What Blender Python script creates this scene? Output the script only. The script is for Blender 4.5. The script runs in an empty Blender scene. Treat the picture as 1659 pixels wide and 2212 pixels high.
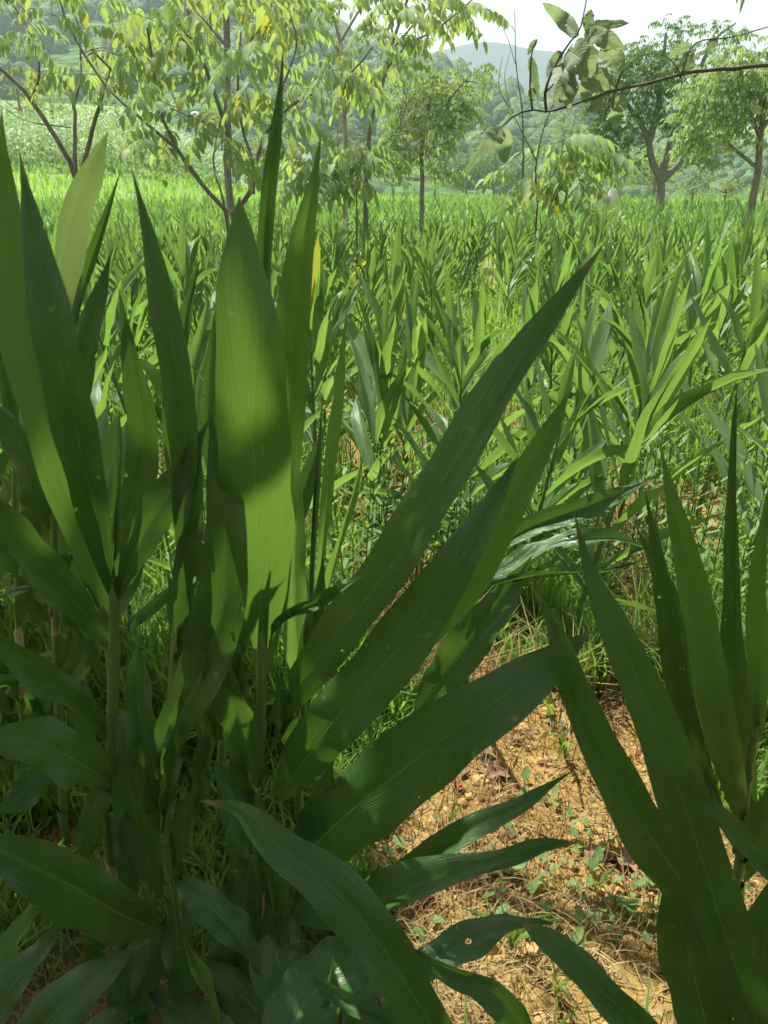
import bpy, math, random
import numpy as np
from mathutils import Matrix, Vector
R = math.radians
random.seed(7); rs = np.random.RandomState(11)
S = bpy.context.scene
COL = S.collection

# ------------------------------------------------------------------ camera
CAMH, PITCH, FPX, CX, CY = 1.25, 24.0, 1671.5, 829.5, 1106.0
cam_d = bpy.data.cameras.new('camera'); cam = bpy.data.objects.new('camera', cam_d); COL.objects.link(cam)
cam.location = (0, 0, CAMH); cam.rotation_euler = (R(90 - PITCH), 0, 0)
cam_d.sensor_fit = 'VERTICAL'; cam_d.sensor_height = 36.0; cam_d.lens = 36.0 * FPX / 2212.0
cam_d.clip_start = 0.02; cam_d.clip_end = 9000
cam_d.dof.use_dof = True; cam_d.dof.focus_distance = 2.6; cam_d.dof.aperture_fstop = 12.0
S.camera = cam
# ------------------------------------------------------------------ sky, sun, exposure
SUN = np.array([-0.27, 0.40, 0.87]); SUN = SUN / np.linalg.norm(SUN)
W = bpy.data.worlds.new("World"); S.world = W; W.use_nodes = True
nt = W.node_tree; nt.nodes.clear()
sky = nt.nodes.new('ShaderNodeTexSky'); sky.sky_type = 'NISHITA'; sky.sun_disc = False
sky.sun_elevation = math.asin(SUN[2]); sky.sun_rotation = math.atan2(SUN[0], SUN[1])
sky.air_density = 1.0; sky.dust_density = 4.0; sky.ozone_density = 1.0
tc = nt.nodes.new('ShaderNodeTexCoord'); mp = nt.nodes.new('ShaderNodeMapping'); mp.inputs['Scale'].default_value = (1, 1, 2.2)
no = nt.nodes.new('ShaderNodeTexNoise'); no.inputs['Scale'].default_value = 1.6; no.inputs['Detail'].default_value = 5
rp = nt.nodes.new('ShaderNodeValToRGB'); rp.color_ramp.elements[0].position = .30; rp.color_ramp.elements[1].position = .75
rp.color_ramp.elements[0].color = (.45, .45, .45, 1); rp.color_ramp.elements[1].color = (.92, .92, .92, 1)
mx = nt.nodes.new('ShaderNodeMixRGB'); mx.inputs[2].default_value = (5.8, 6.0, 5.9, 1)
bg = nt.nodes.new('ShaderNodeBackground'); bg.inputs[1].default_value = 0.07
wo = nt.nodes.new('ShaderNodeOutputWorld')
L = nt.links.new
L(tc.outputs['Generated'], mp.inputs[0]); L(mp.outputs[0], no.inputs[0]); L(no.outputs[0], rp.inputs[0])
L(rp.outputs[0], mx.inputs[0]); L(sky.outputs[0], mx.inputs[1]); L(mx.outputs[0], bg.inputs[0]); L(bg.outputs[0], wo.inputs[0])
sd = bpy.data.lights.new('sun', 'SUN'); so = bpy.data.objects.new('sun', sd); COL.objects.link(so)
sd.energy = 5.0; sd.angle = R(0.53); sd.color = (1.0, .95, .86)
so.rotation_euler = Vector(SUN).to_track_quat('Z', 'Y').to_euler()
S.view_settings.view_transform = 'Standard'; S.view_settings.look = 'None'
S.view_settings.gamma = 1; S.view_settings.use_curve_mapping = False
S.view_settings.exposure = 1.38
S.render.engine = 'CYCLES'
S.cycles.use_denoising = True
S.cycles.max_bounces = 8; S.cycles.transparent_max_bounces = 12; S.cycles.volume_bounces = 1

# ------------------------------------------------------------------ helpers
cp, sp = math.cos(R(PITCH)), math.sin(R(PITCH))
CAM = np.array([0., 0., CAMH])
def ray(px, py):
    a = (px - CX) / FPX; b = (CY - py) / FPX
    return np.array([a, cp + b * sp, -sp + b * cp])
def P(px, py, Y):
    v = ray(px, py); return CAM + v * (Y / v[1])
def nz(v): return v / (np.linalg.norm(v, axis=-1, keepdims=True) + 1e-12)
def hash2(i, j, s=0):
    n = (i * 374761393 + j * 668265263 + s * 144665) & 0x7fffffff
    n = ((n ^ (n >> 13)) * 1274126177) & 0x7fffffff
    return ((n ^ (n >> 16)) & 0xffff) / 65535.0
def vnoise(x, y, s=0):
    xi = np.floor(x).astype(np.int64); yi = np.floor(y).astype(np.int64)
    fx = x - xi; fy = y - yi; fx = fx * fx * (3 - 2 * fx); fy = fy * fy * (3 - 2 * fy)
    a = hash2(xi, yi, s); b = hash2(xi + 1, yi, s); c = hash2(xi, yi + 1, s); d = hash2(xi + 1, yi + 1, s)
    return (a * (1 - fx) + b * fx) * (1 - fy) + (c * (1 - fx) + d * fx) * fy
def fbm(x, y, o=4, s=0):
    r = 0; a = .5
    for k in range(o): r = r + a * (vnoise(x * 2 ** k, y * 2 ** k, s + k) - .5); a *= .5
    return r
def smooth(a, b, x):
    t = np.clip((x - a) / (b - a), 0, 1); return t * t * (3 - 2 * t)
def catmull(pts, n):
    p = np.array(pts, float); m = len(p)
    if m == 2: return p[0] + (p[1] - p[0]) * np.linspace(0, 1, n)[:, None]
    p = np.vstack([2 * p[0] - p[1], p, 2 * p[-1] - p[-2]])
    seg = np.linalg.norm(np.diff(p[1:-1], axis=0), axis=1) ** 1.0; cs = np.r_[0, np.cumsum(seg)]
    out = []
    for s in np.linspace(0, cs[-1], n):
        k = min(np.searchsorted(cs, s, side='right') - 1, m - 2); t = (s - cs[k]) / max(seg[k], 1e-9)
        a, b, c, d = p[k], p[k + 1], p[k + 2], p[k + 3]
        out.append(.5 * ((2 * b) + (-a + c) * t + (2 * a - 5 * b + 4 * c - d) * t * t + (-a + 3 * b - 3 * c + d) * t ** 3))
    return np.array(out)

class Acc:
    def __init__(s): s.V = []; s.F = []; s.U = []; s.A = []; s.n = 0
    def add(s, V, F, U=None, var=None):
        V = np.asarray(V, float).reshape(-1, 3); F = np.asarray(F, np.int64).reshape(-1, 4)
        s.V.append(V); s.F.append(F + s.n); s.n += len(V)
        s.U.append(np.zeros((len(V), 2)) if U is None else np.asarray(U, float))
        s.A.append(np.full(len(V), rs.rand() if var is None else 0.) + (0 if var is None else var))
    def inst(s, V, F, U, Ms):
        """copies of one small mesh under many matrices, joined"""
        Ms = np.asarray(Ms, float)
        if not len(Ms): return
        m, nv = len(Ms), len(V)
        X = np.einsum('mij,vj->mvi', Ms[:, :3, :3], V) + Ms[:, None, :3, 3]
        FF = (F[None] + (np.arange(m) * nv)[:, None, None]).reshape(-1, 4)
        s.add(X.reshape(-1, 3), FF, np.tile(U, (m, 1)), np.repeat(rs.rand(m), nv))
    def mesh(s, name, mat, smooth_=True, origin=None):
        V = np.vstack(s.V); F = np.vstack(s.F); U = np.vstack(s.U); A = np.concatenate(s.A)
        if origin is not None: V = V - np.asarray(origin)
        me = bpy.data.meshes.new(name); nf = len(F)
        me.vertices.add(len(V)); me.vertices.foreach_set('co', V.astype(np.float32).ravel())
        me.loops.add(nf * 4); me.loops.foreach_set('vertex_index', F.astype(np.int32).ravel())
        me.polygons.add(nf); me.polygons.foreach_set('loop_start', np.arange(0, nf * 4, 4, dtype=np.int32))
        me.polygons.foreach_set('loop_total', np.full(nf, 4, np.int32))
        me.polygons.foreach_set('use_smooth', np.full(nf, smooth_))
        uv = me.uv_layers.new(name='UVMap'); uv.data.foreach_set('uv', U[F.ravel()].astype(np.float32).ravel())
        at = me.attributes.new('var', 'FLOAT', 'POINT'); at.data.foreach_set('value', A.astype(np.float32))
        me.update(); me.validate(); me.materials.append(mat)
        return me
    def obj(s, name, mat, parent=None, origin=None, smooth_=True):
        if origin is None and parent is not None: origin = worldloc(parent)
        return link(name, s.mesh(name, mat, smooth_, origin), parent)
def worldloc(o):
    v = np.array(o.location)
    while o.parent: o = o.parent; v = v + np.array(o.location)
    return v
def link(name, me, parent=None, M=None):
    o = bpy.data.objects.new(name, me); COL.objects.link(o)
    if parent is not None: o.parent = parent
    if M is not None: o.matrix_local = Matrix(M.tolist())
    return o
def tag(o, label=None, cat=None, group=None, kind=None):
    if label: o['label'] = label
    if cat: o['category'] = cat
    if group: o['group'] = group
    if kind: o['kind'] = kind
    return o
def root(name, loc, label, cat, group=None):
    o = bpy.data.objects.new(name, None); COL.objects.link(o); o.location = tuple(loc); o.empty_display_size = .1
    return tag(o, label, cat, group)
def grid_faces(n, m):
    i = np.arange(n - 1)[:, None] * m + np.arange(m - 1)[None]; i = i.ravel()
    return np.stack([i, i + 1, i + 1 + m, i + m], 1)
def tube(acc, pts, rad, sides=6, var=None):
    pts = np.asarray(pts, float); n = len(pts); rad = np.broadcast_to(np.asarray(rad, float), (n,))
    T = nz(np.gradient(pts, axis=0)); a = np.array([.31, .17, .93])
    if abs(np.mean(T @ a)) > .85: a = np.array([.9, .3, .1])
    s = nz(np.cross(T, a)); b = np.cross(T, s)
    th = np.linspace(0, 2 * np.pi, sides + 1)
    V = pts[:, None] + rad[:, None, None] * (np.cos(th)[None, :, None] * s[:, None] + np.sin(th)[None, :, None] * b[:, None])
    ln = np.r_[0, np.cumsum(np.linalg.norm(np.diff(pts, axis=0), axis=1))]
    U = np.stack(np.broadcast_arrays(th[None] / (2 * np.pi), ln[:, None]), -1).reshape(-1, 2)
    acc.add(V.reshape(-1, 3), grid_faces(n, sides + 1), U, var)
def box(acc, c, s, rz=0):
    c = np.array(c); x, y, z = np.array(s) / 2
    v = np.array([[i * x, j * y, k * z] for i in (-1, 1) for j in (-1, 1) for k in (-1, 1)])
    co, si = math.cos(rz), math.sin(rz); v = np.stack([v[:, 0] * co - v[:, 1] * si, v[:, 0] * si + v[:, 1] * co, v[:, 2]], 1) + c
    acc.add(v, [[0, 1, 3, 2], [4, 6, 7, 5], [0, 4, 5, 1], [2, 3, 7, 6], [0, 2, 6, 4], [1, 5, 7, 3]], v[:, [0, 2]])

PT = np.array([0, .04, .14, .32, .52, .72, .86, .94, 1.0])
PW = np.array([.18, .32, .66, .95, 1.0, .82, .46, .15, .012])
def blade(C, width, side, nrm, cols=8, fold=.35, wave=.0, freq=9, seed=0, prof=None, curl=.0, asym=0.):
    """leaf surface round a centreline: V fold at the midrib, cupped halves, wavy margins"""
    n = len(C); t = np.linspace(0, 1, n); w = np.interp(t, PT, PW if prof is None else prof) * width / 2
    rr = np.random.RandomState(seed); u = np.linspace(-1, 1, cols + 1)
    ph = rr.rand(4) * 6.28
    V = np.zeros((n, cols + 1, 3))
    for j, uu in enumerate(u):
        a = abs(uu); sg = 1 if uu > 0 else -1
        ww = w * (1 + asym * sg) * (1 + (.05 * np.sin(t * 13 + ph[0] + sg) + .035 * np.sin(t * 29 + ph[1] * sg)) * a)
        wv = wave * width * a ** 2 * (np.sin(freq * t * 2 + ph[1] * (1 if sg > 0 else 1.7)) + .6 * np.sin(freq * 3.7 * t + ph[2] * sg)) * smooth(0, .2, t) * smooth(1.0, .85, t)
        ang = fold * (1 - .5 * curl * a) * (1 + .45 * np.sin(5 * t + ph[3] + .8 * sg)) + .12 * sg * np.sin(3.1 * t + ph[0])
        V[:, j] = C + side * (ww * uu * np.cos(ang) * (1 - .12 * curl * a))[:, None] + nrm * (ww * a * np.sin(ang) - curl * ww * a * a * .6 + wv)[:, None]
    U = np.stack(np.broadcast_arrays((u[None] + 1) / 2, t[:, None]), -1).reshape(-1, 2)
    return V.reshape(-1, 3), grid_faces(n, cols + 1), U

# ------------------------------------------------------------------ materials
def newmat(name):
    m = bpy.data.materials.new(name); m.use_nodes = True; m.node_tree.nodes.clear(); return m, m.node_tree
def N(t, ty, **k):
    n = t.nodes.new(ty)
    for a, b in k.items():
        if a.startswith('i_'): n.inputs[int(a[2:])].default_value = b
        else: setattr(n, a, b)
    return n
def mixc(t, f, a, b, mode='MIX'):
    m = N(t, 'ShaderNodeMixRGB', blend_type=mode)
    for i, v in ((0, f), (1, a), (2, b)):
        if hasattr(v, 'is_output') or isinstance(v, bpy.types.NodeSocket): t.links.new(v, m.inputs[i])
        else: m.inputs[i].default_value = v if i == 0 else (tuple(v) + (1,) if len(v) == 3 else v)
    return m.outputs[0]
def mth(t, op, a, b=None, c=None):
    m = N(t, 'ShaderNodeMath', operation=op)
    for i, v in enumerate((a, b, c)):
        if v is None: continue
        if isinstance(v, bpy.types.NodeSocket): t.links.new(v, m.inputs[i])
        else: m.inputs[i].default_value = v
    return m.outputs[0]
def ramp(t, f, stops):
    r = N(t, 'ShaderNodeValToRGB'); e = r.color_ramp.elements
    while len(e) < len(stops): e.new(.5)
    for k, (p, c) in enumerate(stops): e[k].position = p; e[k].color = tuple(c) + (1,) if len(c) == 3 else c
    t.links.new(f, r.inputs[0]); return r.outputs[0]
def leafmat(name, top, top2, under, trans, tf=.34, rough=.42, veins='parallel', midrib=(.22, .34, .10), holes=0., tip=True, spec=.45, spots=.5, yellow=.0):
    m, t = newmat(name); lk = t.links.new
    out = N(t, 'ShaderNodeOutputMaterial'); uv = N(t, 'ShaderNodeUVMap', uv_map='UVMap')
    sx = N(t, 'ShaderNodeSeparateXYZ'); lk(uv.outputs[0], sx.inputs[0]); u, v = sx.outputs[0], sx.outputs[1]
    oi = N(t, 'ShaderNodeObjectInfo'); at = N(t, 'ShaderNodeAttribute', attribute_name='var')
    rnd = mth(t, 'FRACT', mth(t, 'ADD', oi.outputs['Random'], at.outputs['Fac']))
    geo = N(t, 'ShaderNodeNewGeometry'); tc = N(t, 'ShaderNodeTexCoord')
    n1 = N(t, 'ShaderNodeTexNoise'); n1.inputs['Scale'].default_value = 9; n1.inputs['Detail'].default_value = 3; lk(tc.outputs['Object'], n1.inputs[0])
    base = mixc(t, rnd, top, top2)
    base = mixc(t, ramp(t, n1.outputs[0], [(.35, (0, 0, 0)), (.7, (.55, .55, .55))]), base, tuple(c * 1.5 for c in top2))
    au = mth(t, 'ABSOLUTE', mth(t, 'SUBTRACT', u, .5))
    cx = N(t, 'ShaderNodeCombineXYZ')
    if veins == 'parallel':     # fine veins run forward and outward from the midrib
        lk(mth(t, 'MULTIPLY', mth(t, 'SUBTRACT', au, mth(t, 'MULTIPLY', v, .9)), 60), cx.inputs[0]); lk(mth(t, 'MULTIPLY', v, 2.), cx.inputs[1])
    else:                       # side veins in pairs
        lk(mth(t, 'MULTIPLY', mth(t, 'SUBTRACT', v, mth(t, 'MULTIPLY', au, .55)), 24), cx.inputs[0]); lk(mth(t, 'MULTIPLY', au, 1.2), cx.inputs[1])
    lk(rnd, cx.inputs[2])
    n2 = N(t, 'ShaderNodeTexNoise'); n2.inputs['Scale'].default_value = 1.0; n2.inputs['Detail'].default_value = 2; lk(cx.outputs[0], n2.inputs[0])
    vein = n2.outputs[0]
    base = mixc(t, mth(t, 'MULTIPLY', mth(t, 'SUBTRACT', vein, .38), .9), base, tuple(c * 1.7 for c in top2))
    base = mixc(t, geo.outputs['Backfacing'], base, under)
    rib = mth(t, 'SUBTRACT', 1., mth(t, 'MULTIPLY', au, 55 if veins == 'parallel' else 40), None); rib = mth(t, 'MAXIMUM', rib, 0.); rib = mth(t, 'MULTIPLY', rib, mth(t, 'SUBTRACT', 1.0, v))
    base = mixc(t, mth(t, 'MINIMUM', mth(t, 'MULTIPLY', rib, .9), .85), base, midrib)
    if spots:
        n3 = N(t, 'ShaderNodeTexNoise'); n3.inputs['Scale'].default_value = 48; n3.inputs['Detail'].default_value = 1; lk(tc.outputs['Object'], n3.inputs[0])
        base = mixc(t, mth(t, 'MULTIPLY', ramp(t, n3.outputs[0], [(.755, (0, 0, 0)), (.775, (1, 1, 1))]), spots), base, (.25, .24, .12))
    if tip:
        tf_ = mth(t, 'ADD', v, mth(t, 'MULTIPLY', mth(t, 'SUBTRACT', n1.outputs[0], .5), .12))
        base = mixc(t, ramp(t, tf_, [(.955, (0, 0, 0)), (.99, (.9, .9, .9))]), base, (.24, .17, .07))
    tcol = mixc(t, rnd, trans, tuple(c * .75 for c in trans))
    if yellow:
        yel = ramp(t, rnd, [(1 - yellow, (0, 0, 0)), (min(1 - yellow + .02, 1), (.8, .8, .8))])
        base = mixc(t, yel, base, (.24, .24, .03)); tcol = mixc(t, yel, tcol, (.62, .55, .04))
    tcol = mixc(t, mth(t, 'MULTIPLY', vein, .35), tcol, tuple(c * .5 for c in trans))
    pr = N(t, 'ShaderNodeBsdfPrincipled'); lk(base, pr.inputs['Base Color'])
    pr.inputs['Specular IOR Level'].default_value = spec
    rr = mth(t, 'ADD', rough - .06, mth(t, 'MULTIPLY', n1.outputs[0], .14)); lk(rr, pr.inputs['Roughness'])
    bp = N(t, 'ShaderNodeBump'); bp.inputs['Strength'].default_value = .6; bp.inputs['Distance'].default_value = .003
    lk(mth(t, 'ADD', vein, mth(t, 'MULTIPLY', rib, -.8)), bp.inputs['Height']); lk(bp.outputs[0], pr.inputs['Normal'])
    tr = N(t, 'ShaderNodeBsdfTranslucent'); lk(tcol, tr.inputs[0]); lk(bp.outputs[0], tr.inputs[1])
    ms = N(t, 'ShaderNodeMixShader'); ms.inputs[0].default_value = tf; lk(pr.outputs[0], ms.inputs[1]); lk(tr.outputs[0], ms.inputs[2])
    sh = ms.outputs[0]
    if holes:
        n4 = N(t, 'ShaderNodeTexNoise'); n4.inputs['Scale'].default_value = 60; n4.inputs['Detail'].default_value = 1; lk(tc.outputs['Object'], n4.inputs[0])
        edge = mth(t, 'ADD', n4.outputs[0], mth(t, 'MULTIPLY', au, .16))
        hf = ramp(t, edge, [(holes, (0, 0, 0)), (holes + .005, (1, 1, 1))])
        tp = N(t, 'ShaderNodeBsdfTransparent'); m2 = N(t, 'ShaderNodeMixShader'); lk(hf, m2.inputs[0]); lk(sh, m2.inputs[1]); lk(tp.outputs[0], m2.inputs[2]); sh = m2.outputs[0]
    lk(sh, out.inputs[0]); return m
def plainmat(name, c1, c2, scale=20, rough=.8, bump=.3, stretch=(1, 1, 1), detail=5, spec=.3, dist=.01, tr=0.):
    m, t = newmat(name); lk = t.links.new
    out = N(t, 'ShaderNodeOutputMaterial'); tc = N(t, 'ShaderNodeTexCoord'); mp = N(t, 'ShaderNodeMapping'); mp.inputs['Scale'].default_value = stretch
    lk(tc.outputs['Object'], mp.inputs[0]); n = N(t, 'ShaderNodeTexNoise'); n.inputs['Scale'].default_value = scale; n.inputs['Detail'].default_value = detail; lk(mp.outputs[0], n.inputs[0])
    oi = N(t, 'ShaderNodeObjectInfo'); at = N(t, 'ShaderNodeAttribute', attribute_name='var')
    f = mth(t, 'ADD', ramp(t, n.outputs[0], [(.3, (0, 0, 0)), (.7, (.7, .7, .7))]), mth(t, 'MULTIPLY', mth(t, 'FRACT', mth(t, 'ADD', oi.outputs['Random'], at.outputs['Fac'])), .3))
    pr = N(t, 'ShaderNodeBsdfPrincipled'); lk(mixc(t, f, c1, c2), pr.inputs['Base Color']); pr.inputs['Roughness'].default_value = rough; pr.inputs['Specular IOR Level'].default_value = spec
    b = N(t, 'ShaderNodeBump'); b.inputs['Strength'].default_value = bump; b.inputs['Distance'].default_value = dist; lk(n.outputs[0], b.inputs['Height']); lk(b.outputs[0], pr.inputs['Normal'])
    if tr:
        ts = N(t, 'ShaderNodeBsdfTranslucent'); lk(mixc(t, f, c1, c2), ts.inputs[0]); ms = N(t, 'ShaderNodeMixShader'); ms.inputs[0].default_value = tr
        lk(pr.outputs[0], ms.inputs[1]); lk(ts.outputs[0], ms.inputs[2]); lk(ms.outputs[0], out.inputs[0])
    else: lk(pr.outputs[0], out.inputs[0])
    return m
M_SHADED = leafmat('shaded_ginger_leaf', (.018, .062, .016), (.038, .100, .021), (.050, .115, .040), (.17, .36, .035), tf=.17, rough=.26, spec=.6, holes=.82)  # base darkened and translucency cut; foreground shade is put into the colour
M_LIT = leafmat('lit_ginger_leaf', (.024, .085, .018), (.045, .120, .022), (.055, .12, .04), (.22, .42, .05), tf=.34, rough=.34)  # lit copy of the foreground leaf, sunlight put into its brighter colour
M_SUNLIT = leafmat('sunlit_ginger_leaf', (.13, .20, .10), (.17, .24, .13), (.13, .21, .10), (.28, .42, .10), tf=.2, rough=.26)  # sunlit gloss of one leaf put into its pale base colour
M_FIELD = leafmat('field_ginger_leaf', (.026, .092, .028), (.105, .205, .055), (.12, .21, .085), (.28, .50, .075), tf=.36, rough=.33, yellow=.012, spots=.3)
M_TREE = leafmat('hazy_ash_leaf', (.10, .18, .055), (.17, .265, .085), (.19, .28, .12), (.44, .60, .12), tf=.40, rough=.62, veins='pinnate', tip=False, spots=0, yellow=.04)  # paler than the leaf itself; haze veil put into the colour
M_DARKT = leafmat('dark_tree_leaf', (.045, .115, .03), (.08, .16, .04), (.10, .17, .06), (.22, .42, .05), tf=.33, rough=.5, veins='pinnate', tip=False, spots=0)
M_BRLEAF = leafmat('branch_leaf', (.085, .14, .07), (.15, .21, .12), (.18, .23, .15), (.34, .46, .18), tf=.40, rough=.6, veins='pinnate', tip=False, holes=.735, spots=.4)
M_CORN = leafmat('corn_leaf', (.10, .19, .08), (.15, .26, .11), (.17, .26, .13), (.28, .45, .10), tf=.30, rough=.6, tip=False, spots=0)
M_GRASS = leafmat('grass_blade', (.11, .25, .03), (.19, .34, .05), (.16, .30, .06), (.38, .62, .06), tf=.42, rough=.5, spots=0)
M_WEED = leafmat('weed_leaf', (.08, .19, .035), (.13, .27, .05), (.15, .26, .08), (.32, .54, .06), tf=.38, rough=.5, veins='pinnate', spots=0, tip=False)
M_STRAW = plainmat('straw', (.18, .12, .05), (.37, .29, .13), 30, .75, .2, tr=.15)
M_REDG = plainmat('dead_grass', (.16, .07, .03), (.34, .20, .09), 30, .8, .2, tr=.1)
M_STEM = plainmat('ginger_stem', (.060, .135, .030), (.13, .19, .05), 14, .5, .3, (1, 1, .25), spec=.4, dist=.004)
M_TIP = plainmat('dry_sheath', (.25, .19, .10), (.45, .38, .24), 40, .8, .3)
M_BARK = plainmat('bark', (.09, .085, .065), (.24, .225, .18), 30, .85, .6, (1, 1, .3), dist=.006)
M_BARKP = plainmat('pale_bark', (.20, .18, .14), (.36, .33, .27), 24, .85, .5, (1, 1, .3), dist=.006)
M_BARKN = plainmat('branch_bark', (.045, .042, .034), (.15, .145, .12), 55, .8, 1.0, (1, 1, 1), dist=.006)
M_DEAD = plainmat('dead_leaf', (.13, .07, .05), (.25, .15, .11), 25, .85, .5, dist=.004)
M_RED = plainmat('red_dead_leaf', (.30, .05, .03), (.38, .12, .06), 25, .8, .5)
M_DARKL = plainmat('leaf_litter', (.06, .045, .035), (.15, .12, .09), 30, .85, .5)
M_SOILC = plainmat('soil_clod', (.30, .19, .07), (.44, .29, .12), 40, .95, .8)
M_ROCK = plainmat('rock', (.38, .36, .34), (.62, .60, .58), 6, .9, .6)
M_WALL = plainmat('rendered_wall', (.42, .42, .42), (.52, .52, .52), 3, .9, .1)
M_WHITE = plainmat('white_paint', (.72, .72, .72), (.80, .80, .80), 3, .7, .05)
M_ROOF = plainmat('roof_slab', (.22, .22, .23), (.30, .30, .31), 3, .9, .1)
M_GLASS = plainmat('window_glass', (.03, .035, .04), (.05, .055, .06), 3, .15, .0, spec=.6)
M_WOOD = plainmat('forest_crown', (.035, .085, .025), (.085, .15, .040), 1.2, .9, 1.0, dist=.6)

# ------------------------------------------------------------------ terrain
def gz(x, y):
    x = np.asarray(x, float); y = np.asarray(y, float)
    z = -.010 * np.clip(y - 5, 0, 25) + .05 * fbm(x * .35, y * .35, 3, 3)
    az = x / np.maximum(np.abs(y), 1e-3)
    az = np.where(y < 4, -.1, az)
    left = smooth(-.10, -.30, az)
    right = smooth(-.05, .12, az)
    r = np.sqrt(x * x + y * y)
    zl = .115 * np.clip(r - 32, 0, 70) + .03 * np.clip(r - 102, 0, 300)
    zr = -9 * smooth(34, 75, r) - 22 * smooth(70, 200, r)
    zm = -3 * smooth(34, 90, r) - 8 * smooth(90, 220, r)
    z = z + np.where(y > 4, zl * left + zr * right + zm * (1 - left) * (1 - right), 0)
    return z + fbm(x * .02, y * .02, 4, 9) * 6 * smooth(40, 160, r)
def micro(x, y):
    near = np.exp(-((x - .3) ** 2 + (y - 1.6) ** 2) / 6.)
    return (fbm(x * 3.1, y * 3.1, 3, 21) * .07 + fbm(x * 14, y * 14, 4, 31) * .030 + np.abs(fbm(x * 40, y * 40, 3, 41)) * .012) * near
k = np.linspace(-1, 1, 371)
gx = .25 + .55 * np.sinh(k * 8.1); gy = 1.5 + .55 * np.sinh(k * 8.1)
GX, GY = np.meshgrid(gx, gy); GZ = gz(GX, GY) + micro(GX, GY)
a = Acc(); V = np.stack([GX, GY, GZ], -1).reshape(-1, 3); F = grid_faces(371, 371); a.add(V, F, V[:, :2], 0.)
m, t = newmat('soil'); lk = t.links.new
out = N(t, 'ShaderNodeOutputMaterial'); geo = N(t, 'ShaderNodeNewGeometry'); sx = N(t, 'ShaderNodeSeparateXYZ'); lk(geo.outputs['Position'], sx.inputs[0])
n1 = N(t, 'ShaderNodeTexNoise'); n1.inputs['Scale'].default_value = 6; n1.inputs['Detail'].default_value = 8; lk(geo.outputs['Position'], n1.inputs[0])
n2 = N(t, 'ShaderNodeTexNoise'); n2.inputs['Scale'].default_value = 90; n2.inputs['Detail'].default_value = 5; lk(geo.outputs['Position'], n2.inputs[0])
n3 = N(t, 'ShaderNodeTexNoise'); n3.inputs['Scale'].default_value = .12; n3.inputs['Detail'].default_value = 6; lk(geo.outputs['Position'], n3.inputs[0])
c = ramp(t, n1.outputs[0], [(.30, (.09, .055, .020)), (.48, (.225, .150, .040)), (.70, (.33, .235, .078))])
c = mixc(t, ramp(t, n2.outputs[0], [(.35, (.75, .75, .75)), (.55, (0, 0, 0))]), c, (.09, .055, .026))
g = ramp(t, n3.outputs[0], [(.35, (.09, .17, .04)), (.65, (.22, .30, .09))])
d = N(t, 'ShaderNodeVectorMath', operation='LENGTH'); lk(geo.outputs['Position'], d.inputs[0])
c = mixc(t, ramp(t, mth(t, 'DIVIDE', d.outputs['Value'], 40.), [(.10, (0, 0, 0)), (.5, (1, 1, 1))]), c, g)
pr = N(t, 'ShaderNodeBsdfPrincipled'); lk(c, pr.inputs['Base Color']); pr.inputs['Roughness'].default_value = .95; pr.inputs['Specular IOR Level'].default_value = .15
b = N(t, 'ShaderNodeBump'); b.inputs['Strength'].default_value = .8; b.inputs['Distance'].default_value = .008; lk(n2.outputs[0], b.inputs['Height']); lk(b.outputs[0], pr.inputs['Normal']); lk(pr.outputs[0], out.inputs[0])
tag(a.obj('ground', m), 'yellow earth of the field running on into the valley', kind='structure')
def G(px, py):
    v = ray(px, py); s = CAMH / -v[2] if v[2] < 0 else 30
    for _ in range(6):
        p = CAM + v * s; s += (p[2] - float(gz(p[0], p[1]))) / -v[2] if v[2] < -.02 else 0
    return CAM + v * s

# ------------------------------------------------------------------ hills
def hillmat(name, c1, c2, c3, sc):
    m, t = newmat(name); lk = t.links.new; out = N(t, 'ShaderNodeOutputMaterial'); geo = N(t, 'ShaderNodeNewGeometry')
    vo = N(t, 'ShaderNodeTexVoronoi'); vo.inputs['Scale'].default_value = sc; lk(geo.outputs['Position'], vo.inputs[0])
    n = N(t, 'ShaderNodeTexNoise'); n.inputs['Scale'].default_value = sc * .12; n.inputs['Detail'].default_value = 7; lk(geo.outputs['Position'], n.inputs[0])
    c = mixc(t, ramp(t, n.outputs[0], [(.4, (0, 0, 0)), (.62, (1, 1, 1))]), c1, c2)
    sv = N(t, 'ShaderNodeSeparateXYZ'); lk(vo.outputs['Color'], sv.inputs[0])
    c = mixc(t, mth(t, 'MULTIPLY', sv.outputs[0], .5), c, c3)
    pr = N(t, 'ShaderNodeBsdfPrincipled'); lk(c, pr.inputs['Base Color']); pr.inputs['Roughness'].default_value = 1; pr.inputs['Specular IOR Level'].default_value = .05
    b = N(t, 'ShaderNodeBump', invert=True); b.inputs['Strength'].default_value = 1; b.inputs['Distance'].default_value = 2.5 * .3 / sc; lk(vo.outputs['Distance'], b.inputs['Height']); lk(b.outputs[0], pr.inputs['Normal']); lk(pr.outputs[0], out.inputs[0]); return m
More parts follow.
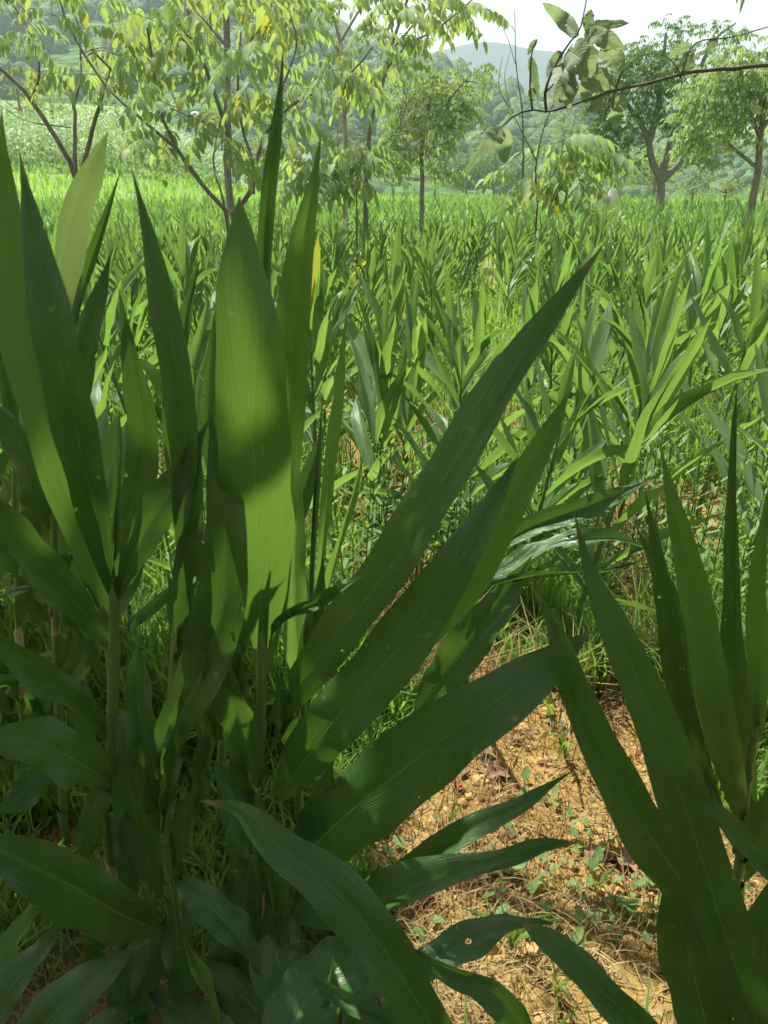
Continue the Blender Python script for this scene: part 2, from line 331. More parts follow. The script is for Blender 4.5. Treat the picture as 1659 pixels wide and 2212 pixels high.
def hill(name, sil, D, d0, zbase, mat, seed, rough_, label, n=240, mrow=70, terr=0):
    px = np.array([s[0] for s in sil]); py = np.array([s[1] for s in sil]); xs = np.linspace(px[0], px[-1], n); ys = np.interp(xs, px, py)
    ys = np.convolve(np.pad(ys, 3, 'edge'), np.ones(7) / 7, 'valid')
    rows = np.linspace(0, 1.35, mrow); A = (xs - CX) / (FPX * cp)      # tan azimuth near the horizon
    top = np.array([P(x, y, D)[2] for x, y in zip(xs, ys)])
    V = np.zeros((mrow, n, 3))
    for i, s in enumerate(rows):
        Y = d0 + (D - d0) * s; X = A * Y
        h = s ** .85 if s <= 1 else 1 - 1.2 * (s - 1) ** 1.2
        z = zbase + (top - zbase) * h
        nn = fbm(X / D * 9 + seed, Y / D * 9, 5, seed) * rough_ * (top - zbase) * min(1, s * 3) * (1 if s < .9 else .55)
        z = z + nn
        if terr: zz = z / terr; z = np.where(z < zbase + (top - zbase) * .35, (np.floor(zz) + smooth(.55, 1, zz - np.floor(zz))) * terr, z)
        V[i, :, 0] = X; V[i, :, 1] = Y; V[i, :, 2] = z
    a = Acc(); a.add(V.reshape(-1, 3), grid_faces(mrow, n), None, 0.)
    tag(a.obj(name, mat), label, kind='structure'); return V
HM1 = hillmat('wooded_hill', (.035, .085, .025), (.075, .14, .035), (.10, .17, .045), .25)
HM2 = hillmat('terraced_hill', (.10, .18, .05), (.16, .25, .08), (.05, .10, .03), .16)
HM3 = hillmat('far_ridge', (.02, .045, .03), (.03, .06, .035), (.04, .075, .04), .3)
H1 = hill('left_hill', [(-500, -60), (-100, -70), (200, -60), (450, -50), (560, -20), (640, 28), (700, 62), (760, 88), (820, 112), (880, 140), (960, 180), (1050, 222), (1150, 248), (1300, 290), (1450, 340), (1600, 400)], 330, 105, -12, HM1, 3, .10, 'steep wooded hillside rising at the left and running out of the picture')
H2 = hill('middle_ridge', [(500, 230), (700, 225), (900, 214), (980, 210), (1080, 222), (1200, 240), (1330, 255), (1480, 275), (1600, 268), (1750, 262), (2300, 250)], 520, 200, -35, HM2, 5, .12, 'lower terraced slope across the valley floor', terr=4)
H3 = hill('far_ridge', [(-300, 60), (300, 90), (700, 118), (880, 120), (925, 106), (975, 98), (1012, 89), (1040, 99), (1075, 103), (1115, 111), (1145, 108), (1190, 120), (1240, 135), (1290, 158), (1380, 190), (1500, 215), (1620, 232), (1750, 225), (2300, 200)], 1050, 640, -40, HM3, 8, .07, 'distant blue mountain ridge with a rounded summit')
H4 = hill('right_slope', [(1150, 420), (1300, 385), (1420, 350), (1520, 325), (1660, 318), (1800, 300), (2300, 270)], 210, 75, -24, HM1, 12, .10, 'wooded slope beyond the field edge at the right')
# lumpy tree crowns of the far woods
def lump(seed, n=5, m=8):
    r = np.random.RandomState(seed); th = np.linspace(0, 2 * np.pi, m + 1); ph = np.linspace(.02, np.pi * .62, n)
    V = []
    for p in ph:
        ring = 1 + .30 * (r.rand(m) - .5); ring = np.r_[ring, ring[0]]
        V.append(np.stack([np.sin(p) * np.cos(th) * ring, np.sin(p) * np.sin(th) * ring, np.cos(p) * ring * 1.1], 1))
    return np.vstack(V), grid_faces(n, m + 1), np.zeros((n * (m + 1), 2))
LUMPS = [lump(s) for s in range(6)]
def wood(name, H, cnt, smin, smax, rmax, label, s0=0):
    a = Acc(); n, m = H.shape[:2]; nr = int(n * rmax)
    Ms = [[] for _ in LUMPS]
    for _ in range(cnt):
        i = rs.randint(s0, nr); j = rs.randint(0, m); p = H[i, j] + (rs.rand(3) - .5) * np.array([6, 6, 0]); s = rs.uniform(smin, smax) * (.4 + .6 * i / n)
        if fbm(np.array(p[0] * .03), np.array(p[1] * .03), 3, 77) < -.07: continue
        A = np.array(Matrix.Rotation(rs.rand() * 6.28, 4, 'Z')); A[:3, :3] *= s; A[2, :3] *= rs.uniform(.9, 1.5); A[:3, 3] = p; Ms[rs.randint(len(LUMPS))].append(A)
    for (v, f, u), q in zip(LUMPS, Ms): a.inst(v, f, u, q)
    tag(a.obj(name, M_WOOD), label, kind='stuff')
wood('hillside_wood', H1, 2600, 3.5, 7, .74, 'far-off wood covering the steep left hillside')
wood('slope_wood', H4, 900, 1.6, 3.6, .74, 'far-off wood on the slope beyond the field edge at right')
wood('valley_wood', H2, 900, 4, 8, .5, 'far-off trees scattered over the terraced slope')

# ------------------------------------------------------------------ leaf pools
def leafcurve(length, width, droop, seed, rows=14, cols=6, fold=.4, wave=.05, twist=0.):
    t = np.linspace(0, 1, rows); C = np.stack([droop * length * t ** 2.2, .03 * length * np.sin(t * 4 + seed), length * t * (1 - .35 * droop * t)], 1)
    T = nz(np.gradient(C, axis=0)); sd = np.tile([0., 1., 0.], (rows, 1)); nr = nz(np.cross(T, sd)) * -1    # upper face looks to -X
    nr = np.where((nr[:, :1] > 0), -nr, nr); sd = nz(np.cross(nr, T))
    if twist: a_ = (t * twist)[:, None]; sd, nr = sd * np.cos(a_) + nr * np.sin(a_), nr * np.cos(a_) - sd * np.sin(a_)
    return blade(C, width, sd, nr, cols, fold, wave, 8, seed)
POOL = []; POOLLOW = []
for s in range(12):
    pr_ = dict(length=1.0, width=.125 + .05 * ((s * 7) % 5) / 4, droop=[.0, .04, .08, .30][s % 4], fold=[.35, .7, 1.0][s % 3], wave=.03 + .03 * (s % 2), twist=[0, .5, -.6, .9, -.3][s % 5])
    POOL.append(leafcurve(seed=s, rows=12, cols=4, **pr_)); POOLLOW.append(leafcurve(seed=s, rows=5, cols=2, **pr_))
def T4(loc, rz=0, tilt=0, roll=0, s=1.0):
    M = Matrix.Translation(Vector(loc)) @ Matrix.Rotation(rz, 4, 'Z') @ Matrix.Rotation(tilt, 4, 'Y') @ Matrix.Rotation(roll, 4, 'Z') @ Matrix.Scale(s, 4)
    return np.array(M)
def ginger_layout(r, h):
    """stem height h; returns [(pool index, matrix)] in plant space"""
    L_ = []; n = r.randint(12, 17); phi = r.rand() * 6.28; lean = (r.rand(2) - .5) * .5
    for k_ in range(n):
        f = (k_ + .6) / n; z = h * (.12 + .58 * f)
        tilt = (.95 - .60 * f) * r.uniform(.6, 1.25); ln = (.27 + .12 * math.sin(math.pi * min(1, f * 1.05))) * r.uniform(.85, 1.2)
        L_.append((r.randint(len(POOL)), T4((lean[0] * z, lean[1] * z, z), phi + math.pi * k_ + r.uniform(-.4, .4), tilt, r.uniform(-.6, .6), ln)))
    L_.append((0, T4((lean[0] * h * .72, lean[1] * h * .72, h * .70), phi, .08, r.rand() * 3, .30)))
    return L_, lean
def stem_pts(h, lean, n=9):
    z = np.linspace(-.03, h * .74, n); return np.stack([lean[0] * z, lean[1] * z, z], 1)
def stem_mesh(acc, pts, r0, r1, sides=8):
    n = len(pts); nn = (n - 1) * 4 + 1; q = catmull(pts, nn); t_ = np.linspace(0, 1, nn)
    rad = (r0 + (r1 - r0) * t_) * (1 + .14 * (((t_ * 9) % 1) < .14)) * np.interp(t_, [0, .88, 1], [1, 1, .15]); tube(acc, q, rad, sides)
PMESH = []
for i, (v, f, u) in enumerate(POOL):
    a = Acc(); a.add(v, f, u, 0.); PMESH.append(a.mesh('leaf_blade', M_FIELD))
VARI = []
for s in range(14):
    r = np.random.RandomState(100 + s); h = 1.0; lay, lean = ginger_layout(r, h); a = Acc(); stem_mesh(a, stem_pts(h, lean), .0085, .004, 6); VARI.append((lay, a.mesh('ginger_stem', M_STEM)))
def field_plant(loc, h, rz, label, group, vi=None):
    lay, sm = VARI[vi if vi is not None else rs.randint(len(VARI))]
    o = root('ginger_plant', loc, label, 'ginger plant', group); o.rotation_euler[2] = rz; o.scale = (h, h, h)
    link('stem', sm, o)
    for i, M in lay: link('leaf', PMESH[i], o, M)
    return o

# ------------------------------------------------------------------ foreground ginger plants, leaf by leaf
def hand_leaf(parent, pts, w, roll=0., fold=.3, wave=.04, mat=None, seed=None, freq=7, curl=.3, roll2=None, rows=34, asym=0., prof=None):
    """pts: (px, py, distance) from stem to tip; w: blade width in the same pixels at mid length"""
    seed = seed if seed is not None else rs.randint(9999)
    w = w * .92; wave = wave * 2.2; fold = fold * 1.9; C = catmull([P(*p) for p in pts], rows); T = nz(np.gradient(C, axis=0))
    n0 = CAM - C; n0 = nz(n0 - T * np.sum(n0 * T, 1)[:, None]); s0 = np.cross(n0, T) * -1
    dep = np.median([np.dot(c_ - CAM, [0, cp, -sp]) for c_ in C]); wid = w * dep / FPX / max(.35, math.cos(roll))
    ang = (roll + ((roll2 if roll2 is not None else roll) - roll) * np.linspace(0, 1, rows))[:, None]
    sd = s0 * np.cos(ang) + n0 * np.sin(ang); nr = n0 * np.cos(ang) - s0 * np.sin(ang)
    V, F, U = blade(C, wid, sd, nr, 10, fold, wave, freq, seed, prof, curl, asym)
    a = Acc(); a.add(V, F, U, (seed % 97) / 97.); o = a.obj('leaf', mat or M_SHADED, parent)
    return o
def hand_plant(base, label, stempts, r0=.0085, r1=.006, group='foreground ginger plants in the shade'):
    """stempts in (px, py, distance); base is its foot on the ground"""
    q = [P(*p) for p in stempts]; foot = np.array([base[0], base[1], float(gz(base[0], base[1])) - .02])
    o = root('ginger_plant', foot, label, 'ginger plant', group)
    a = Acc(); stem_mesh(a, [foot] + q, r0, r1, 12); a.obj('stem', M_STEM, o)
    if len(q) > 1:      # overlapping leaf sheaths flaring off the stem, some with dry papery rims
        C = catmull([foot] + q, 60); r = np.random.RandomState(int(base[0] * 997) % 9999 + 7)
        for k_, i0 in enumerate(range(4, 40, 6)):
            ln = r.randint(5, 8); seg = catmull(C[i0:i0 + ln], 12); t_ = np.linspace(0, 1, 12); rr = (r0 + (r1 - r0) * i0 / 60) * (1.03 + .20 * t_ ** 2.5); off = np.array([r.uniform(-1, 1), r.uniform(-1, 0), 0]) * .003
            rr = rr * np.interp(t_, [0, .93, 1], [1, 1, .93]); a = Acc(); tube(a, seg + off * (t_ ** 2)[:, None], rr, 10); v = a.V[0].reshape(12, 11, 3); v[-1, :, 2] += np.sin(np.linspace(0, 6.28, 11) + k_) * .008; a.V[0] = v.reshape(-1, 3)
            a.obj('sheath', M_TIP if k_ == r.randint(0, 6) else M_STEM, o)
    return o
def foot(px, py, Y):
    p = P(px, py, Y); return p[0], p[1]

A_ = hand_plant(foot(235, 1900, .90), 'shaded ginger plant on the left with the long yellow-green leaf and bare upright stem', [(232, 1800, .90), (240, 1600, .88), (245, 1450, .87), (247, 1300, .86), (252, 1130, .86), (256, 900, .86)])
B_ = hand_plant(foot(350, 1950, .84), 'shaded ginger plant between the two tall stems with a broken folded lower leaf', [(358, 1800, .83), (366, 1600, .83), (375, 1450, .83), (388, 1300, .84), (402, 1150, .86)])
C_ = hand_plant(foot(548, 1900, .88), 'shaded ginger plant with the broad upright leaf at the centre left', [(552, 1780, .88), (562, 1600, .88), (566, 1450, .87), (562, 1300, .86), (560, 1150, .86)])
D_ = hand_plant(foot(640, 1900, .98), 'shaded ginger plant with long leaves slanting up to the right', [(645, 1750, .98), (655, 1550, .97), (668, 1380, .96), (676, 1200, .96), (690, 1020, .96), (697, 850, .97)], .008, .0025)
E_ = hand_plant(foot(1000, 2500, .48), 'shaded ginger plant at the bottom edge with a downward slanting leaf across it', [(990, 2400, .48)])
F_ = hand_plant(foot(1600, 1950, .92), 'shaded ginger plant at the right edge with tall narrow upright leaves', [(1598, 1850, .92), (1612, 1700, .92), (1632, 1580, .92), (1645, 1450, .93), (1655, 1300, .94)], .0085, .005)
G_ = hand_plant(foot(1700, 2420, .62), 'shaded ginger plant in the lower right corner with two leaves arching up to the left', [(1690, 2350, .62)])
H_ = hand_plant(foot(45, 1700, 1.25), 'shaded ginger plant at the far left with leaves drooping out of the picture', [(50, 1550, 1.25), (42, 1350, 1.25), (35, 1150, 1.25), (30, 950, 1.25)])
I_ = hand_plant(foot(120, 1750, 1.15), 'shaded ginger plant behind the left stem with the sunlit glossy folded leaf', [(125, 1500, 1.15), (118, 1200, 1.12), (122, 950, 1.1)])
J_ = hand_plant(foot(470, 1800, 1.15), 'dark ginger plant behind the broad upright leaf', [(480, 1500, 1.15), (470, 1200, 1.13), (520, 900, 1.1)])
K_ = hand_plant(foot(1010, 1500, 1.6), 'ginger plant in half shade behind the slanting leaves with flat spreading leaves', [(1005, 1400, 1.55), (1010, 1250, 1.45)])
HL = hand_leaf
# plant C
HL(C_, [(568, 1400, .865), (560, 1200, .83), (547, 980, .785), (532, 740, .77), (522, 560, .78), (517, 425, .80)], 190, 0., .12, .008, seed=3, mat=M_LIT, curl=.5, asym=.04, prof=[.30, .42, .72, .97, 1, .86, .60, .30, .012])
HL(C_, [(575, 1450, .90), (600, 1200, .94), (615, 1000, .95), (632, 760, .95), (655, 520, .95), (680, 380, .96), (693, 292, .97)], 116, .2, .25, .02, seed=4, mat=M_LIT)
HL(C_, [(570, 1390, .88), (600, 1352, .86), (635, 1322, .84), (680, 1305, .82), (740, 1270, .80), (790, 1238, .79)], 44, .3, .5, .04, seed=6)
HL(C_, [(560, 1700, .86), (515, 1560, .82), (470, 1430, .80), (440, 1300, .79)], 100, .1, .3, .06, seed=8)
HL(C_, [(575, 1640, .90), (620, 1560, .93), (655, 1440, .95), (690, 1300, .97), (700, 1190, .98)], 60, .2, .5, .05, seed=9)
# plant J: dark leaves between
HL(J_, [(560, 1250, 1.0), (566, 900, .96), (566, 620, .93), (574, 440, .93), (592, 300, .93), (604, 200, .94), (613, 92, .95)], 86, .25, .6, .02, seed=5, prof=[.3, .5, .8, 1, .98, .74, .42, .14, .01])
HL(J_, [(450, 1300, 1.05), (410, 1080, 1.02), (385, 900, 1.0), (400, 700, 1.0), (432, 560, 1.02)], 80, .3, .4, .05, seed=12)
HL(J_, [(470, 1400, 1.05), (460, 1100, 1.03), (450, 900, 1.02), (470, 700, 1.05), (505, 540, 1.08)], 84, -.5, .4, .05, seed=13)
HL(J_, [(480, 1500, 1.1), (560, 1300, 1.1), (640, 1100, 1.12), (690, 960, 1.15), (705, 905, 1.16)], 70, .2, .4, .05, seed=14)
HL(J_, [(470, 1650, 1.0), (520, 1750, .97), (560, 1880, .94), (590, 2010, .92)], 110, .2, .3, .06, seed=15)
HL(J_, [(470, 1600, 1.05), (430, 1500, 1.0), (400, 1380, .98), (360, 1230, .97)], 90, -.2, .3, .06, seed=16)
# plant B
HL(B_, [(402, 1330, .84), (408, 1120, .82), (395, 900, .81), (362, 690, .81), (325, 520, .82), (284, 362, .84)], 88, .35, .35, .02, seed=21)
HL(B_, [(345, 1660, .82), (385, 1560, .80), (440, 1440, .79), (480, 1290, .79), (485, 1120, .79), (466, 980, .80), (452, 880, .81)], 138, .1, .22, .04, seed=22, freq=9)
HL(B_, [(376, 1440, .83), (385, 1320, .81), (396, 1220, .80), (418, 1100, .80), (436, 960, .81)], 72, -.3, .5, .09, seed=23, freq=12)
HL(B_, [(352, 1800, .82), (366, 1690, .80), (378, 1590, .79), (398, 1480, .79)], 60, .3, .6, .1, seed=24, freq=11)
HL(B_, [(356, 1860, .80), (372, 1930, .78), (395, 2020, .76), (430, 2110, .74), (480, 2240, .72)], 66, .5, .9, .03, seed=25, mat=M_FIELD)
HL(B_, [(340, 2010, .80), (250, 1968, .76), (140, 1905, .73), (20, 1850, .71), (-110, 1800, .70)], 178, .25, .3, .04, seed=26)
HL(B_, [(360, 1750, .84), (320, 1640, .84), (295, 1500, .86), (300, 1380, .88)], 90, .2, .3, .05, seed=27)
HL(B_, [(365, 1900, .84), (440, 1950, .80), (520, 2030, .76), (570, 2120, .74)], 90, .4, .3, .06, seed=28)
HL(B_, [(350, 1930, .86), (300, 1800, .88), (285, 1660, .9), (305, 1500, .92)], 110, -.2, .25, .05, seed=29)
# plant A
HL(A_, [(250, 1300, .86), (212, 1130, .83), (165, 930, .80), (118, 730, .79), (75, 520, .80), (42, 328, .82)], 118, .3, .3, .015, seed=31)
HL(A_, [(246, 1330, .87), (205, 1230, .87), (150, 1080, .87), (82, 860, .87), (35, 680, .88), (12, 450, .89), (3, 235, .90)], 118, -.2, .2, .02, seed=32, mat=M_LIT)
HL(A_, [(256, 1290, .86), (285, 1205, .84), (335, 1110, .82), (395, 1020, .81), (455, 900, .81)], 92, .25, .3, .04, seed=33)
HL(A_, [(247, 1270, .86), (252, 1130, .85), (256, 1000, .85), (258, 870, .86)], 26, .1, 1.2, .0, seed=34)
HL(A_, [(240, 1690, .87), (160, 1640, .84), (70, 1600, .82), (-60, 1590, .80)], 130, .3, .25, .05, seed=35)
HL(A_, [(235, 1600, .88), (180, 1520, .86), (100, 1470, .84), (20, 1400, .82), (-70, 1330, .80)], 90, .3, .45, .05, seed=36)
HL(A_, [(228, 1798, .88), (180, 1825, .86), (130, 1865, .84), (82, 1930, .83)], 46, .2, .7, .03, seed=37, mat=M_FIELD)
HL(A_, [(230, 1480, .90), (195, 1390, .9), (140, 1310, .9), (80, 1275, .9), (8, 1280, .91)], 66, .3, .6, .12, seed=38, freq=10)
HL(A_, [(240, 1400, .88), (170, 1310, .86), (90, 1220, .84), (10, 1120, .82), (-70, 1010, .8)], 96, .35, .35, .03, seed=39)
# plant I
HL(I_, [(118, 960, 1.12), (108, 800, 1.1), (112, 640, 1.08), (140, 490, 1.06), (185, 375, 1.05), (233, 285, 1.05)], 118, -.55, .5, .02, seed=41, mat=M_SUNLIT, prof=[.16, .3, .6, .95, 1, .9, .62, .3, .01])
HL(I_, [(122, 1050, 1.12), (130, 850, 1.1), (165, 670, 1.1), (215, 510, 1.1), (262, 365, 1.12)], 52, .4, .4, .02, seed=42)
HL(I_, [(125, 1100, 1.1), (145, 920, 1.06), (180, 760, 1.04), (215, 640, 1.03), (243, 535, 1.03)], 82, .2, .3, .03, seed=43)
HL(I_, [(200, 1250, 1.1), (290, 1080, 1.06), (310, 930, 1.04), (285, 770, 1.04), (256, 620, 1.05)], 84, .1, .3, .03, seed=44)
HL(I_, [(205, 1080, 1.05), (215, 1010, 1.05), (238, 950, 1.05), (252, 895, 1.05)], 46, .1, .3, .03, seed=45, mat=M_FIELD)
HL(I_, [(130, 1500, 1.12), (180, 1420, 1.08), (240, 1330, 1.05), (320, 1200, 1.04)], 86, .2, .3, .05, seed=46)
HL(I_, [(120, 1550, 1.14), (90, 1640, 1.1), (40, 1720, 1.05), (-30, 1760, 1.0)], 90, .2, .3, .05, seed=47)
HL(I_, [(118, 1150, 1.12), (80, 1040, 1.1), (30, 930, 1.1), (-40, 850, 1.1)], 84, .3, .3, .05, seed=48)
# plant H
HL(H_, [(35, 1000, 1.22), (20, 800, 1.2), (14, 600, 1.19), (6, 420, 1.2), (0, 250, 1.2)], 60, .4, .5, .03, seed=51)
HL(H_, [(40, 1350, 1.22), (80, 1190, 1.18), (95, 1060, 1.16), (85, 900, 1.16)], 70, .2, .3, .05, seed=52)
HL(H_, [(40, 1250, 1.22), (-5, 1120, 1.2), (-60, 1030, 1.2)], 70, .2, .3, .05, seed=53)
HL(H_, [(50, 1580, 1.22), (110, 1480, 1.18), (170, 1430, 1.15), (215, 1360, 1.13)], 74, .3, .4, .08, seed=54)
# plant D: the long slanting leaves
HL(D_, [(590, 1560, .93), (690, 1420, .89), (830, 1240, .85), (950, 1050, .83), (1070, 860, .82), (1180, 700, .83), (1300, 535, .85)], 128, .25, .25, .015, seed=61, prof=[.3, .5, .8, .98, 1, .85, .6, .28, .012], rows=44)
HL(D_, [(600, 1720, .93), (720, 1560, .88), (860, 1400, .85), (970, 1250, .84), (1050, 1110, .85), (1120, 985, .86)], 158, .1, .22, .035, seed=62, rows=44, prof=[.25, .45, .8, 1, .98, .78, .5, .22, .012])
HL(D_, [(900, 1420, .93), (990, 1290, .93), (1060, 1170, .93), (1120, 1050, .94), (1180, 940, .95), (1240, 828, .97)], 100, -.15, .3, .03, seed=63, rows=40, mat=M_LIT)
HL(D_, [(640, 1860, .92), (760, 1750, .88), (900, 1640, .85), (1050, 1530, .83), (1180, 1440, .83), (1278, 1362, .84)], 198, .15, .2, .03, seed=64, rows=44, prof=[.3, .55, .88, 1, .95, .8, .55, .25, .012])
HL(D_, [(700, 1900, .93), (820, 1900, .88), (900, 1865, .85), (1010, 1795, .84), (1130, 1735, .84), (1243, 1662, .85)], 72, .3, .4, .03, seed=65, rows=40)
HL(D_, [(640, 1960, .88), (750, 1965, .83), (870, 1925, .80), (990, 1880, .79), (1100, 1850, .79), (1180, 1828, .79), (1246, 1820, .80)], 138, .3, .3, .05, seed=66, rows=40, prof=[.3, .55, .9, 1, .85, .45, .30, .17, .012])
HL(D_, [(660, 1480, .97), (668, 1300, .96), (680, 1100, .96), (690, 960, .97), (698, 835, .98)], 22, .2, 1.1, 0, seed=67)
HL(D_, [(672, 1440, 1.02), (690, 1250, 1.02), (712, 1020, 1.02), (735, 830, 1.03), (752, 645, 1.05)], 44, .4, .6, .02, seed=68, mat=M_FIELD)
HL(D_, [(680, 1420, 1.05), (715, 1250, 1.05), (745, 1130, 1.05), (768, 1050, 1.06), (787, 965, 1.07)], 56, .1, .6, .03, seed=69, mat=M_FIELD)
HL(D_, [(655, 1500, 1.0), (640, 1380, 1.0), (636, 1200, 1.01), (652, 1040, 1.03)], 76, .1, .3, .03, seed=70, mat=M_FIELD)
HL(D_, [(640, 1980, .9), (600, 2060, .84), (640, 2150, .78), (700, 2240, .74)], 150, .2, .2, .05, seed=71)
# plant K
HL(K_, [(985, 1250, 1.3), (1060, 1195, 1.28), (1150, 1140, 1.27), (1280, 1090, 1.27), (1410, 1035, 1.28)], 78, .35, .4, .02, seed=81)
HL(K_, [(980, 1290, 1.28), (1080, 1262, 1.26), (1180, 1247, 1.25), (1290, 1233, 1.25), (1400, 1208, 1.26)], 48, .3, .7, .01, seed=82)
HL(K_, [(900, 1540, 1.3), (985, 1430, 1.25), (1050, 1340, 1.25), (1100, 1270, 1.26), (1150, 1200, 1.27)], 118, .1, .25, .04, seed=83)
HL(K_, [(1010, 1260, 1.4), (1090, 1230, 1.38), (1200, 1180, 1.38), (1330, 1165, 1.39), (1400, 1185, 1.40)], 60, .5, .4, .05, seed=84)
# plant E: bottom edge
HL(E_, [(1010, 2330, .55), (900, 2160, .57), (800, 2010, .59), (700, 1900, .60), (600, 1825, .61), (520, 1750, .62), (432, 1730, .63)], 150, .25, .3, .03, seed=91, rows=44, prof=[.4, .6, .9, 1, .95, .72, .42, .16, .01])
HL(E_, [(1160, 2290, .55), (1100, 2180, .56), (1030, 2120, .57), (950, 2085, .58), (868, 2035, .59)], 86, .3, .4, .03, seed=92)
HL(E_, [(930, 2280, .58), (840, 2205, .6), (750, 2165, .62), (700, 2135, .63), (668, 2100, .64)], 62, .3, .4, .04, seed=93)
HL(E_, [(850, 2150, .66), (930, 2080, .68), (1020, 2040, .70), (1110, 2010, .72), (1200, 1995, .74)], 100, .5, .5, .04, seed=94)
HL(E_, [(700, 2330, .66), (695, 2230, .66), (705, 2150, .67), (722, 2065, .68)], 46, .2, .6, .03, seed=95, mat=M_FIELD)
HL(E_, [(600, 2330, .60), (640, 2200, .66), (720, 2100, .70), (820, 2020, .74)], 170, .2, .2, .05, seed=96)
# plant G: lower right
HL(G_, [(1680, 2330, .66), (1590, 2090, .67), (1510, 1840, .69), (1430, 1600, .71), (1345, 1390, .73), (1278, 1240, .75), (1240, 1105, .77)], 138, .2, .3, .025, seed=101, rows=44, prof=[.4, .6, .9, 1, .95, .78, .50, .18, .01])
HL(G_, [(1590, 2080, .74), (1500, 1940, .75), (1400, 1800, .76), (1310, 1640, .77), (1240, 1490, .78), (1195, 1350, .79), (1148, 1265, .80)], 138, .1, .25, .04, seed=102, rows=44, prof=[.3, .55, .9, 1, .9, .7, .42, .16, .01])
HL(G_, [(1480, 2330, .60), (1395, 2230, .62), (1300, 2140, .64), (1210, 2055, .66), (1128, 1992, .68)], 110, .2, .35, .02, seed=103, prof=[.3, .55, .9, 1, .95, .85, .6, .35, .012])
HL(G_, [(1730, 1960, .64), (1650, 1860, .65), (1590, 1790, .66), (1520, 1728, .67), (1445, 1678, .68)], 62, .3, .4, .03, seed=104)
HL(G_, [(1560, 2330, .72), (1510, 2150, .74), (1475, 2000, .76), (1450, 1850, .78)], 150, .1, .15, .03, seed=105)
HL(G_, [(1640, 2330, .72), (1640, 2150, .74), (1660, 2000, .76), (1700, 1850, .78)], 140, -.1, .2, .04, seed=106)
# plant F: right edge
HL(F_, [(1612, 1800, .92), (1570, 1640, .90), (1530, 1450, .88), (1492, 1260, .87), (1452, 1080, .87), (1424, 950, .88)], 96, -.1, .25, .035, seed=111, mat=M_LIT, freq=8)
HL(F_, [(1600, 1850, .95), (1530, 1680, .95), (1470, 1500, .95), (1440, 1330, .95), (1415, 1170, .96), (1392, 1050, .97)], 66, .4, .4, .02, seed=112)
HL(F_, [(1610, 1850, .96), (1598, 1600, .96), (1592, 1350, .96), (1590, 1100, .97), (1592, 830, .99)], 88, .3, .5, .03, seed=113, prof=[.3, .6, .9, 1, .9, .6, .42, .25, .01])
HL(F_, [(1640, 1600, .92), (1642, 1400, .90), (1650, 1200, .90), (1668, 1000, .91)], 70, .2, .5, .02, seed=114, mat=M_LIT)
HL(F_, [(1610, 1800, .98), (1560, 1600, 1.0), (1500, 1400, 1.02), (1430, 1250, 1.04), (1370, 1130, 1.05)], 80, .2, .3, .04, seed=115)
HL(F_, [(1605, 1900, .95), (1640, 1800, .9), (1690, 1720, .88), (1740, 1620, .86)], 100, .2, .3, .05, seed=116)
HL(F_, [(1600, 1900, .95), (1560, 1980, .92), (1530, 2080, .9), (1540, 2200, .88)], 110, .2, .3, .05, seed=117)

M_ = hand_plant(foot(-60, 2560, .56), 'shaded ginger plant in the lower left corner with leaf tips rising into the picture', [(-55, 2480, .57)])
HL(M_, [(-20, 2380, .64), (90, 2220, .66), (200, 2120, .68), (308, 2040, .70)], 130, .2, .3, .04, seed=121)
HL(M_, [(-80, 2300, .66), (20, 2140, .70), (90, 2060, .73), (150, 1960, .76)], 90, .3, .4, .05, seed=122)
HL(M_, [(-60, 2350, .66), (150, 2290, .72), (280, 2200, .78), (400, 2150, .84)], 120, .2, .3, .05, seed=123)
HL(M_, [(-60, 2150, .8), (10, 2060, .82), (60, 1990, .84), (75, 1930, .85)], 70, .3, .4, .05, seed=124, mat=M_FIELD)
HL(E_, [(760, 2400, .7), (620, 2260, .76), (520, 2150, .80), (430, 2060, .84)], 130, .2, .3, .05, seed=125)
HL(E_, [(600, 2420, .66), (480, 2280, .72), (400, 2190, .76), (310, 2130, .80)], 120, -.2, .3, .05, seed=126)
HL(E_, [(900, 2350, .68), (800, 2230, .74), (760, 2120, .78), (740, 2030, .82)], 130, .1, .3, .05, seed=127)
